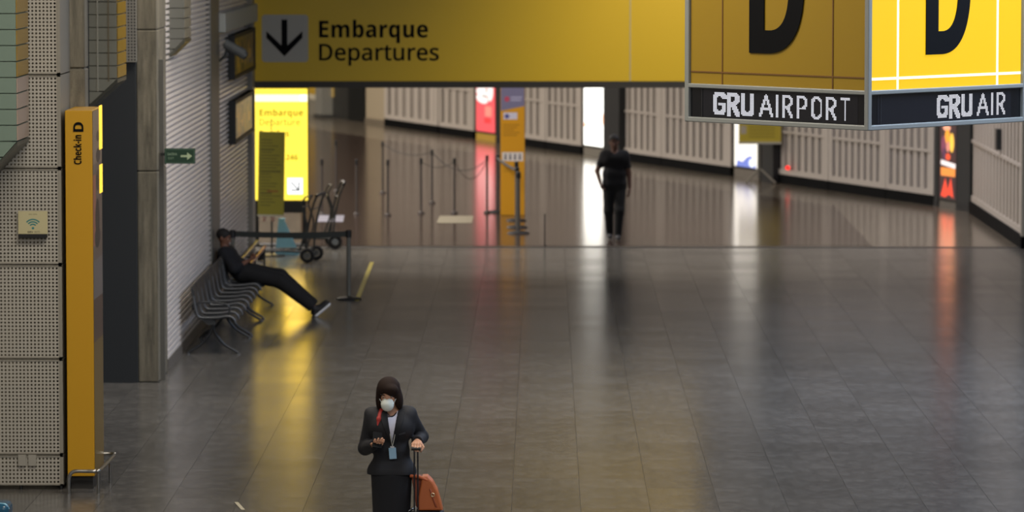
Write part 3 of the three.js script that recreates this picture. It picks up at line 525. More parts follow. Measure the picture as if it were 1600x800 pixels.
{ const a = S2.position, b = S1.position, n = 10, gs = []; for (let i = 0; i < n; i++) { const u = i / n, v = (i + 1) / n, sag = (k) => 0.885 - 0.03 * 4 * k * (1 - k) * 0.6; const P = V3().lerpVectors(a, b, u), Q = V3().lerpVectors(a, b, v), L = P.distanceTo(Q); gs.push(box(L + 0.002, 0.075, 0.006).rotateZ(Math.atan2(sag(v) - sag(u), L)).translate((P.x + Q.x) / 2, (sag(u) + sag(v)) / 2, a.z)); } solo('barrier_belt', gs, M(0x1b211d, 0.6), 'black barrier belt stretched between two grey queue posts by the bench', 'belt'); }
const qg = 'thin queue posts on the far floor';
const qLab = 'thin dark queue post standing in the empty far queue area';
const QP = {};
for (const [px, py] of [[503, 336], [525, 300], [557, 336], [598, 302], [606, 337], [658, 334], [675, 318], [710, 334]]) QP[px] = stanchion(px, py, qLab, { h: 0.96, r: 0.02, base: 0.06, m: thin, group: qg });
QP[762] = stanchion(761, 333, 'thin dark queue post just left of the yellow notice totem', { h: 1.0, r: 0.02, base: 0.06, m: thin });
QP[773] = stanchion(777, 332, 'grey belt post with wide black foot directly beside the yellow notice totem', { h: 1.0, r: 0.028, base: 0.17, m: M(0x65625e, 0.4, 0.5) });
const pg = 'queue posts clustered in front of the notice totem', pl = 'grey queue post with round black base in front of yellow notice totem';
QP[807] = stanchion(807, 345, pl + ', closest to it', { h: 1.0, r: 0.028, base: 0.17, m: M(0x6f6d68, 0.35, 0.6), group: pg });
QP[808] = stanchion(808, 356, pl + ', middle of three', { h: 1.0, r: 0.028, base: 0.17, m: M(0x6f6d68, 0.35, 0.6), group: pg });
QP[810] = stanchion(810, 365, pl + ', farthest from it', { h: 1.0, r: 0.03, base: 0.18, m: M(0x6f6d68, 0.35, 0.6), group: pg });
function rope(a, b, sag, h, label, r = 0.012, group) { const P = QP[a].position, Q = QP[b].position; solo('queue_belt', tube([0, 0.25, 0.5, 0.75, 1].map((k) => { const p = V3().lerpVectors(P, Q, k); return [p.x, h - sag * 4 * k * (1 - k), p.z]; }), r, false, 24, 6), M(0x2b2826, 0.7), label, 'belt', group); }
const rl = 'thin sagging dark belt hanging between far queue posts', rg = 'belts of the far queue';
rope(598, 675, 0.12, 0.92, rl, 0.008, rg); rope(675, 762, 0.25, 0.92, rl, 0.008, rg); rope(658, 710, 0.1, 0.9, rl, 0.006, rg); rope(710, 762, 0.3, 0.9, rl, 0.006, rg);
rope(773, 808, 0.02, 0.95, 'dark belt between wide-footed post and the cluster before the totem', 0.025);
{ const p = floorAt(851, 384), t = thing('short_post', 'short very thin dark post standing alone right of the queue posts', 'post', [p.x, 0, p.z]); part('rod', bar([0, 0, 0], [0, 0.5, 0], 0.011), thin, t); part('foot', cyl(0.03, 0.03, 0.012, 0, 0.006, 0), thin, t); }
// floor mats and tape
function flat(name, pts, m, label, cat, th = 0.006) { const w = pts.map(([a, b]) => floorAt(a, b)); solo(name, prism(w.map((p) => [p.x, -p.z]), th).rotateX(-Math.PI / 2).translate(0, 0.003, 0), m, label, cat); }
flat('floor_mat', [[682, 349], [737, 349], [740, 338], [687, 338]], M(0x857d68, 0.7), 'cream floor mat lying below the far queue posts', 'mat');
flat('floor_mat', [[496, 347], [536, 347], [538, 337], [499, 337]], M(0x77757f, 0.7), 'pale lilac floor mat behind the luggage trolleys', 'mat');
flat('floor_tape', [[554, 470], [561, 470], [584, 410], [578, 410]], M(0x9a8c24, 0.7), 'yellow tape strip on the floor beside the barrier post', 'tape', 0.001);
flat('floor_scrap', [[377, 797], [383, 797], [372, 785], [366, 785]], M(0xb0a88c, 0.6), 'small pale tape scrap on the near tiled floor', 'tape', 0.001);

// ------------------------------------------------------------------ implicit surfaces for figures
const sub = (a, b) => [a[0] - b[0], a[1] - b[1], a[2] - b[2]];
const cap = (a, b, ra, rb = ra) => { const ba = sub(b, a), bb = ba[0] ** 2 + ba[1] ** 2 + ba[2] ** 2 || 1e-9; return (x, y, z) => { const px = x - a[0], py = y - a[1], pz = z - a[2]; let t = (px * ba[0] + py * ba[1] + pz * ba[2]) / bb; t = t < 0 ? 0 : t > 1 ? 1 : t; return Math.hypot(px - ba[0] * t, py - ba[1] * t, pz - ba[2] * t) - (ra + (rb - ra) * t); }; };
const ell = (c, r) => (x, y, z) => { const px = (x - c[0]) / r[0], py = (y - c[1]) / r[1], pz = (z - c[2]) / r[2], k0 = Math.hypot(px, py, pz), k1 = Math.hypot(px / r[0], py / r[1], pz / r[2]); return k1 < 1e-9 ? -Math.min(...r) : k0 * (k0 - 1) / k1; };
const smin = (k, ...fs) => (x, y, z) => { let d = fs[0](x, y, z); for (let i = 1; i < fs.length; i++) { const e = fs[i](x, y, z), h = Math.max(k - Math.abs(d - e), 0) / k; d = Math.min(d, e) - h * h * k * 0.25; } return d; };
const cutBy = (f, g) => (x, y, z) => Math.max(f(x, y, z), g(x, y, z));
const less = (f, g, k = 0.01) => (x, y, z) => { const d = f(x, y, z), e = -g(x, y, z), h = Math.max(k - Math.abs(d - e), 0) / k; return Math.max(d, e) + h * h * k * 0.25; };
const grow = (f, r) => (x, y, z) => f(x, y, z) - r;
const plane = (n, p) => { const l = Math.hypot(...n); return (x, y, z) => ((x - p[0]) * n[0] + (y - p[1]) * n[1] + (z - p[2]) * n[2]) / l; };
const placed = (f, m) => { const e = m.clone().invert().elements; return (x, y, z) => f(e[0] * x + e[4] * y + e[8] * z + e[12], e[1] * x + e[5] * y + e[9] * z + e[13], e[2] * x + e[6] * y + e[10] * z + e[14]); };
function skinOf(f, lo, hi, h) {                       // surface nets
  const n = [0, 1, 2].map((i) => Math.ceil((hi[i] - lo[i]) / h) + 2), [nx, ny, nz] = n, S = new Float32Array(nx * ny * nz), id = (i, j, k) => (k * ny + j) * nx + i;
  for (let k = 0; k < nz; k++) for (let j = 0; j < ny; j++) for (let i = 0; i < nx; i++) S[id(i, j, k)] = f(lo[0] + (i - 0.5) * h, lo[1] + (j - 0.5) * h, lo[2] + (k - 0.5) * h);
  const at = new Int32Array(nx * ny * nz).fill(-1), P = [], I = [];
  const E = [[0, 1], [2, 3], [4, 5], [6, 7], [0, 2], [1, 3], [4, 6], [5, 7], [0, 4], [1, 5], [2, 6], [3, 7]];
  for (let k = 0; k + 1 < nz; k++) for (let j = 0; j + 1 < ny; j++) for (let i = 0; i + 1 < nx; i++) {
    const v = [], c = []; let neg = 0; for (let q = 0; q < 8; q++) { const a = q & 1, b = (q >> 1) & 1, d = q >> 2; c.push([a, b, d]); const s = S[id(i + a, j + b, k + d)]; v.push(s); if (s < 0) neg++; }
    if (!neg || neg === 8) continue;
    let x = 0, y = 0, z = 0, m = 0; for (const [a, b] of E) if ((v[a] < 0) !== (v[b] < 0)) { const t = v[a] / (v[a] - v[b]); x += c[a][0] + (c[b][0] - c[a][0]) * t; y += c[a][1] + (c[b][1] - c[a][1]) * t; z += c[a][2] + (c[b][2] - c[a][2]) * t; m++; }
    at[id(i, j, k)] = P.length / 3; P.push(lo[0] + (i - 0.5 + x / m) * h, lo[1] + (j - 0.5 + y / m) * h, lo[2] + (k - 0.5 + z / m) * h);
  }
  const quad = (a, b, c, d, flip) => { if (Math.min(a, b, c, d) < 0) return; flip ? I.push(a, c, b, a, d, c) : I.push(a, b, c, a, c, d); };
  for (let k = 1; k + 1 < nz; k++) for (let j = 1; j + 1 < ny; j++) for (let i = 1; i + 1 < nx; i++) {
    const s = S[id(i, j, k)] < 0;
    if (s !== (S[id(i + 1, j, k)] < 0)) quad(at[id(i, j - 1, k - 1)], at[id(i, j, k - 1)], at[id(i, j, k)], at[id(i, j - 1, k)], !s);
    if (s !== (S[id(i, j + 1, k)] < 0)) quad(at[id(i - 1, j, k - 1)], at[id(i - 1, j, k)], at[id(i, j, k)], at[id(i, j, k - 1)], !s);
    if (s !== (S[id(i, j, k + 1)] < 0)) quad(at[id(i - 1, j - 1, k)], at[id(i, j - 1, k)], at[id(i, j, k)], at[id(i - 1, j, k)], !s);
  }
  const g = new THREE.BufferGeometry(), N = [], e = h * 0.5;
  for (let q = 0; q < P.length; q += 3) { const [x, y, z] = [P[q], P[q + 1], P[q + 2]], a = f(x + e, y, z) - f(x - e, y, z), b = f(x, y + e, z) - f(x, y - e, z), c = f(x, y, z + e) - f(x, y, z - e), l = Math.hypot(a, b, c) || 1; N.push(a / l, b / l, c / l); }
  g.setAttribute('position', new THREE.Float32BufferAttribute(P, 3)); g.setAttribute('normal', new THREE.Float32BufferAttribute(N, 3)); g.setAttribute('uv', new THREE.Float32BufferAttribute(new Float32Array(P.length / 3 * 2), 2)); g.setIndex(I);
  return g;
}
// head, facing +z, centre at mid height (height about 0.23)
const headF = smin(0.012,
  less(smin(0.035, ell([0, 0.03, -0.008], [0.074, 0.088, 0.092]), ell([0, -0.045, 0.022], [0.056, 0.072, 0.062])), smin(0.01, ell([-0.032, 0.004, 0.1], [0.02, 0.012, 0.02]), ell([0.032, 0.004, 0.1], [0.02, 0.012, 0.02])), 0.012),
  cap([0, 0.006, 0.08], [0, -0.032, 0.099], 0.009, 0.013), ell([-0.013, -0.036, 0.088], [0.01, 0.008, 0.01]), ell([0.013, -0.036, 0.088], [0.01, 0.008, 0.01]),
  ell([0, -0.063, 0.079], [0.024, 0.006, 0.01]), ell([0, -0.073, 0.078], [0.02, 0.007, 0.01]), ell([0, -0.104, 0.06], [0.022, 0.016, 0.018]),
  ell([-0.076, -0.005, -0.005], [0.011, 0.03, 0.018]), ell([0.076, -0.005, -0.005], [0.011, 0.03, 0.018]));
const poseM = (p, rx = 0, ry = 0, rz = 0, s = 1) => new THREE.Matrix4().compose(V3(...p), new THREE.Quaternion().setFromEuler(new THREE.Euler(rx, ry, rz, 'YXZ')), V3(s, s, s));
// hand: wrist at w, fingers along d, palm normal n (fingers curl towards n), thumb on side sgn
function handPrims(w, d, n, sgn, curl = 0.5, thumbIn = 0.4) {
  const D = V3(...d).normalize(), Nn = V3(...n); Nn.addScaledVector(D, -Nn.dot(D)).normalize(); const S = V3().crossVectors(D, Nn).multiplyScalar(sgn), O = V3(...w);
  const at = (a, b, c) => O.clone().addScaledVector(D, a).addScaledVector(S, b).addScaledVector(Nn, c).toArray(), out = [];
  const b = [0.03, 0.01, -0.01, -0.029], Ls = [0.068, 0.076, 0.071, 0.055];
  b.forEach((s, i) => { out.push(cap(at(0, s * 0.5, 0), at(0.085 - Math.abs(s) * 0.2, s, 0), 0.014, 0.0115)); });
  b.forEach((s, i) => { let x = 0.085 - Math.abs(s) * 0.2, c = 0, a = curl * 0.7; for (let k = 0; k < 3; k++) { const L = Ls[i] * [0.45, 0.32, 0.23][k], x2 = x + L * Math.cos(a), c2 = c + L * Math.sin(a); out.push(cap(at(x, s * (1 + 0.05 * k), c), at(x2, s * (1 + 0.05 * k), c2), 0.0095 - k * 0.0008, 0.009 - k * 0.0008)); x = x2; c = c2; a += curl; } });
  out.push(cap(at(0.02, 0.024, 0.004), at(0.05, 0.048, 0.014 + 0.02 * thumbIn), 0.014, 0.0105), cap(at(0.05, 0.048, 0.014 + 0.02 * thumbIn), at(0.078, 0.05 - 0.02 * thumbIn, 0.02 + 0.04 * thumbIn), 0.0105, 0.008));
  return smin(0.006, ...out);
}
const boxOf = (pts, m) => { const lo = [9, 9, 9], hi = [-9, -9, -9]; for (const p of pts) for (let i = 0; i < 3; i++) { lo[i] = Math.min(lo[i], p[i] - m); hi[i] = Math.max(hi[i], p[i] + m); } return [lo, hi]; };
function eyes(parent, mat4, r = 0.009) {
  for (const s of [-1, 1]) { const e = part('eye', new THREE.SphereGeometry(r, 12, 8).applyMatrix4(new THREE.Matrix4().makeTranslation(s * 0.032, 0.004, 0.0715)).applyMatrix4(mat4), M(0x9a8c80, 0.5), parent); part('iris', new THREE.SphereGeometry(r * 0.55, 10, 8).applyMatrix4(new THREE.Matrix4().makeTranslation(s * 0.032, 0.002, 0.0785)).applyMatrix4(mat4), M(0x1b120c, 0.2), e);
    part('eyebrow', new THREE.CapsuleGeometry(0.004, 0.028, 4, 8).rotateZ(Math.PI / 2 + s * 0.15).translate(s * 0.033, 0.026, 0.083).applyMatrix4(mat4), M(0x1a1410, 0.8), parent); }
}
const feet = (p, yaw, len = 0.26) => { const c = Math.cos(yaw), s = Math.sin(yaw), q = (x, y, z) => [p[0] + x * c + z * s, p[1] + y, p[2] - x * s + z * c]; return smin(0.03, cap(q(0, 0.045, -0.05), q(0, 0.04, len - 0.12), 0.04, 0.036), cap(q(0, 0.1, -0.03), q(0, 0.06, 0.05), 0.045, 0.04)); };

// ------------------------------------------------------------------ woman with suitcase
{
  const zW = -28.6, p = atZ(612, 900, zW), t = thing('person', 'woman in black suit and white mask looking at phone, pulling suitcase', 'person', [p.x, 0, zW]);
  const skin = M(0xb98a6c, 0.6), black = M(0x0e0f13, 0.8), cloth = M(0x101116, 0.75);
  const HM = poseM([-0.018, 1.553, 0.045], 0.28, -0.12, 0.03, 0.95);
  const A = { sr: [-0.14, 1.385, 0], er: [-0.198, 1.135, -0.02], wr: [-0.125, 1.185, 0.17], sl: [0.128, 1.392, 0], el: [0.222, 1.205, -0.14], wl: [0.196, 1.195, 0.055] };
  const hr = handPrims(A.wr, [0.35, 0.18, 1], [0.2, 1, -0.1], -1, 0.42, 0.8), hl = handPrims(A.wl, [-0.04, -0.12, 1], [0, -1, 0.0], 1, 0.95, 0.9);
  const body = smin(0.05, cap([-0.05, 1.3, 0], [0.05, 1.3, 0], 0.075), cap([0, 1.3, 0], [0, 1.1, 0], 0.07), cap([-0.05, 0.93, 0], [0.05, 0.93, 0], 0.075), cap([-0.075, 0.84, 0], [-0.075, 0.48, 0.02], 0.06, 0.045), cap([-0.075, 0.48, 0.03], [-0.07, 0.1, 0.0], 0.048, 0.03), cap([0.075, 0.84, 0], [0.07, 0.48, -0.02], 0.06, 0.045), cap([0.07, 0.48, -0.02], [0.07, 0.12, -0.14], 0.048, 0.03), cap([-0.1, 1.375, 0], [0.1, 1.38, 0], 0.05), cap([0, 1.36, -0.005], [-0.01, 1.49, 0.012], 0.047, 0.045));
  const arms = smin(0.02, cap(A.sr, A.er, 0.045, 0.036), cap(A.er, A.wr, 0.036, 0.024), cap(A.sl, A.el, 0.045, 0.036), cap(A.el, A.wl, 0.036, 0.024));
  const full = smin(0.02, body, arms);
  part('body', fix([skinOf(full, [-0.3, 0.06, -0.25], [0.3, 1.52, 0.25], 0.013), skinOf(placed(headF, HM), [-0.13, 1.4, -0.1], [0.1, 1.7, 0.2], 0.005), skinOf(hr, ...boxOf([A.wr, [-0.06, 1.23, 0.3]], 0.06), 0.0035), skinOf(hl, ...boxOf([A.wl, [0.19, 1.1, 0.17]], 0.06), 0.0035)]), skin, t);
  eyes(t, HM);
  // jacket
  const torso = smin(0.07, cap([-0.075, 1.305, 0], [0.07, 1.31, 0], 0.108), cap([-0.05, 1.29, 0.035], [0.05, 1.29, 0.035], 0.085), cap([-0.045, 1.12, 0], [0.05, 1.12, 0], 0.088), cap([-0.072, 0.955, 0], [0.077, 0.955, 0], 0.112), cap([-0.13, 1.38, -0.005], [0.115, 1.388, -0.005], 0.052));
  const sleeves = smin(0.03, cap(A.sr, A.er, 0.058, 0.052), cap(A.er, A.wr, 0.052, 0.042), cap([A.sr[0] - 0.005, A.sr[1] + 0.012, 0], [A.sr[0], A.sr[1] - 0.06, 0], 0.056), cap(A.sl, A.el, 0.058, 0.052), cap(A.el, A.wl, 0.052, 0.042), cap([A.sl[0] + 0.005, A.sl[1] + 0.01, 0], [A.sl[0], A.sl[1] - 0.05, 0], 0.056));
  const wristR = plane([A.wr[0] - A.er[0], A.wr[1] - A.er[1], A.wr[2] - A.er[2]], A.wr), wristL = plane([A.wl[0] - A.el[0], A.wl[1] - A.el[1], A.wl[2] - A.el[2]], A.wl);
  const sleeveR = cutBy(smin(0.02, cap([-0.165, 1.405, -0.005], [-0.08, 1.415, -0.005], 0.034), cap(A.sr, A.er, 0.058, 0.052), cap(A.er, A.wr, 0.052, 0.042)), wristR), sleeveL = cutBy(smin(0.02, cap([0.15, 1.412, -0.005], [0.07, 1.42, -0.005], 0.034), cap(A.sl, A.el, 0.058, 0.05), cap(A.el, A.wl, 0.05, 0.042)), wristL);
  const jk0 = smin(0.035, cutBy(torso, plane([0, -1, 0], [0, 0.945, 0])), sleeveR, sleeveL);
  const neckHole = cap([0, 1.36, 0.015], [-0.008, 1.6, 0.03], 0.062, 0.06);
  const vee = (hw, yTop, yLow, xo = 0.004) => (x, y, z) => { const k = (y - yLow) / (yTop - yLow); return z < 0 ? 0.1 : Math.max((Math.abs(x - xo) - hw * k) * 0.9, yLow - y, y - yTop); };
  part('jacket', skinOf(less(jk0, neckHole, 0.012), [-0.32, 0.92, -0.27], [0.32, 1.48, 0.28], 0.0075), cloth, t);
  part('blouse', skinOf(less(cutBy(grow(torso, 0.003), vee(0.05, 1.425, 1.165)), cap([0, 1.39, 0.05], [-0.008, 1.6, 0.06], 0.044), 0.01), [-0.12, 1.12, -0.02], [0.12, 1.46, 0.18], 0.005), M(0xcfcfdc, 0.7), t);
  for (const s of [-1, 1]) part('lapel', skinOf(cutBy(grow(torso, 0.01), (x, y, z) => { const k = (y - 1.15) / (1.43 - 1.15), e = s * (x - 0.004), inn = 0.046 * k + (s < 0 ? -0.012 : 0.004), out = inn + 0.012 + 0.055 * Math.min(1, Math.max(0, k)) * (k > 0.75 ? 1 - (k - 0.75) * 1.6 : 1); return z < 0 ? 0.1 : Math.max(inn - e, e - out, 1.15 - y, y - 1.43) * 0.9; }), [-0.16, 1.13, -0.02], [0.16, 1.46, 0.18], 0.005), black, t);
  part('pocket_flap', rbox(0.05, 0.012, 0.006, 0.002).rotateZ(0.25).translate(0.085, 1.262, 0.122), M(0x24252b, 0.7), t);
  part('skirt', skinOf(cutBy(smin(0.08, cap([-0.065, 0.93, 0], [-0.062, 0.5, 0], 0.086, 0.07), cap([0, 0.93, 0], [0, 0.5, 0], 0.1, 0.085), cap([0.065, 0.93, 0], [0.062, 0.5, 0], 0.086, 0.07)), (x, y, z) => Math.max(0.49 - y, y - 0.99)), [-0.26, 0.46, -0.2], [0.26, 1.02, 0.2], 0.009), M(0x111216, 0.85), t);
  for (const [x, z] of [[-0.07, 0.0], [0.07, -0.14]]) { const s = part('shoe', skinOf(cutBy(feet([x, 0.012, z], 0, 0.23), (a, y) => y - 0.085), [x - 0.09, -0.01, z - 0.14], [x + 0.09, 0.16, z + 0.24], 0.006), black, t); part('heel', cyl(0.02, 0.012, 0.05, x, 0.025, z - 0.05), black, s); }
  // hair, mask, scarf, badge
  const hairIn = smin(0.03, ell([0, 0.04, -0.014], [0.093, 0.094, 0.104]), ell([-0.078, -0.055, 0.005], [0.028, 0.085, 0.055]), ell([0.08, -0.05, 0.005], [0.032, 0.082, 0.055]), ell([0, -0.05, -0.06], [0.085, 0.08, 0.045]));
  const fringe = ell([0.03, 0.055, 0.055], [0.058, 0.045, 0.045]);
  const face = smin(0.015, ell([-0.012, -0.055, 0.11], [0.062, 0.1, 0.075]));
  part('hair', skinOf(placed(smin(0.015, less(hairIn, face, 0.012), less(fringe, ell([-0.02, -0.04, 0.11], [0.07, 0.075, 0.07]), 0.01)), HM), [-0.17, 1.36, -0.14], [0.15, 1.72, 0.2], 0.005), M(0x20140d, 0.8, 0, { specularIntensity: 0.4 }), t);
  const mk = part('face_mask', skinOf(placed(cutBy(ell([-0.002, -0.058, 0.076], [0.052, 0.056, 0.06]), plane([0, 0.1, -1], [0, -0.06, 0.05])), HM), [-0.1, 1.42, 0.03], [0.08, 1.6, 0.24], 0.004), M(0xd6dcd2, 0.8), t);
  for (const s of [-1, 1]) part('strap', tube([[s * 0.045, -0.05, 0.075], [s * 0.066, -0.02, 0.05], [s * 0.075, 0.0, 0.01]], 0.003).applyMatrix4(HM), M(0xc8ccc4, 0.8), mk);
  const sc = part('scarf', skinOf(smin(0.015, cap([-0.055, 1.405, 0.035], [-0.03, 1.385, 0.075], 0.022), cap([-0.03, 1.385, 0.075], [0.01, 1.36, 0.1], 0.018, 0.012), cap([0.05, 1.41, 0.02], [0.03, 1.385, 0.07], 0.02, 0.014), cap([0, 1.42, -0.05], [-0.055, 1.41, 0.0], 0.02), cap([0, 1.42, -0.05], [0.052, 1.415, 0.0], 0.02)), [-0.12, 1.31, -0.1], [0.12, 1.47, 0.16], 0.005), M(0x3a2520, 0.7), t);
  part('scarf_tail', skinOf(smin(0.012, cap([-0.072, 1.425, 0.045], [-0.088, 1.37, 0.1], 0.02, 0.017), cap([-0.088, 1.37, 0.1], [-0.098, 1.325, 0.117], 0.017, 0.006)), [-0.13, 1.29, 0.0], [-0.03, 1.47, 0.16], 0.004), M(0xa8322c, 0.65), sc);
  part('lanyard', [tube([[-0.035, 1.36, 0.11], [-0.01, 1.28, 0.132], [0.008, 1.19, 0.131], [0.012, 1.165, 0.128]], 0.003), tube([[0.055, 1.38, 0.09], [0.038, 1.29, 0.13], [0.02, 1.2, 0.132], [0.012, 1.165, 0.128]], 0.003)], M(0xa9a79c, 0.6), t);
  const bd = part('badge', rbox(0.054, 0.085, 0.006, 0.002).rotateZ(0.08).translate(0.014, 1.115, 0.123), M(0x8fb2c8, 0.35), t); part('badge_clip', box(0.03, 0.012, 0.008).translate(0.011, 1.163, 0.126), M(0xc8ccd0, 0.4, 0.5), bd);
  // phone in the hand
  { const ph = thing('smartphone', 'black smartphone held up in the right hand of masked woman', 'phone', [p.x - 0.095, 1.232, zW + 0.255], 0); ph.rotation.set(-0.75, 0.25, 0); part('case', rbox(0.072, 0.145, 0.009, 0.004), M(0x08090a, 0.85, 0, { specularIntensity: 0.3 }), ph); part('screen', box(0.066, 0.135, 0.001, 0, 0, -0.005), M(0x08090b, 0.15), ph); }
  // suitcase with handbag
  const sx = xAt(665, zW), sz = zW + 0.02, hx = p.x + 0.19 - sx;
  const sc0 = thing('suitcase', 'black wheeled suitcase with extended handle under orange handbag', 'suitcase', [sx, 0, sz]);
  const cm = M(0x121317, 0.45);
  part('shell', rbox(0.27, 0.62, 0.36, 0.06, 0.0, 0.37, -0.04), cm, sc0);
  part('rim', [tube([[-0.138, 0.1, 0.02], [-0.138, 0.62, 0.02], [-0.11, 0.675, 0.02], [-0.1, 0.68, -0.02]], 0.006)], M(0xb9bcc4, 0.25, 0.8), sc0);  // pale tube imitates the reflection along the shell edge
  for (const dx of [-0.014, 0.014]) part('handle_tube', bar([hx + dx, 0.62, 0.13], [hx + dx * 0.9, 1.15, 0.14], 0.006), M(0x3c3d40, 0.3, 0.8), sc0);
  part('grip', bar([hx - 0.035, 1.155, 0.14], [hx + 0.035, 1.155, 0.14], 0.014, 12), blackPlastic, sc0);
  for (const [a, b] of [[-0.1, -0.18], [0.1, -0.18], [-0.1, 0.1], [0.1, 0.1]]) { const w = part('wheel', cyl(0.03, 0.03, 0.025).rotateZ(Math.PI / 2).translate(a, 0.03, b), rubber, sc0); part('fork', box(0.045, 0.04, 0.03, a, 0.06, b), blackPlastic, w); }
  // handbag resting on the suitcase against the handle
  const s = 6000 / -zW, yb = 0.682, B = (px, py) => [(px - 665) / s, yAt(py, zW)], hb = thing('handbag', 'orange leather handbag resting on top of the black suitcase', 'bag', [sx, 0, sz]);
  const lea = M(0xae5c2c, 0.5), dy = yb - yAt(792, zW);
  const Q = (px, py) => { const q = B(px, py); return [q[0], q[1] + dy]; };
  part('bag_body', [prism([Q(656, 792), Q(689, 792), Q(687, 784), Q(681, 764), Q(674, 751), Q(667, 744), Q(662, 744), Q(660, 756), Q(656, 776), Q(655, 784)], 0.13, 0.012).translate(0, 0.012, -0.05)], lea, hb);
  part('side_gusset', [prism([Q(643, 741), Q(662, 745), Q(659, 765), Q(656, 790), Q(651, 790), Q(648, 768)], 0.1, 0.006).translate(0, 0.012, -0.06)], M(0x7d3b22, 0.6), hb);
  part('top_zip', [tube([[...Q(641, 739), 0.06], [...Q(655, 740), 0.08], [...Q(666, 744), 0.085], [...Q(673, 750), 0.06]], 0.012)], M(0xb85e34, 0.5), hb);
  part('strap', [tube([[...Q(672, 758), 0.097], [...Q(675, 766), 0.103], [...Q(679, 778), 0.103], [...Q(682, 786), 0.097]], 0.007)], M(0x8a4222, 0.5), hb);
  part('buckle', [new THREE.TorusGeometry(0.012, 0.004, 6, 14).translate(...Q(676.5, 767), 0.107)], M(0xd8c8a0, 0.2, 0.9), hb);
}

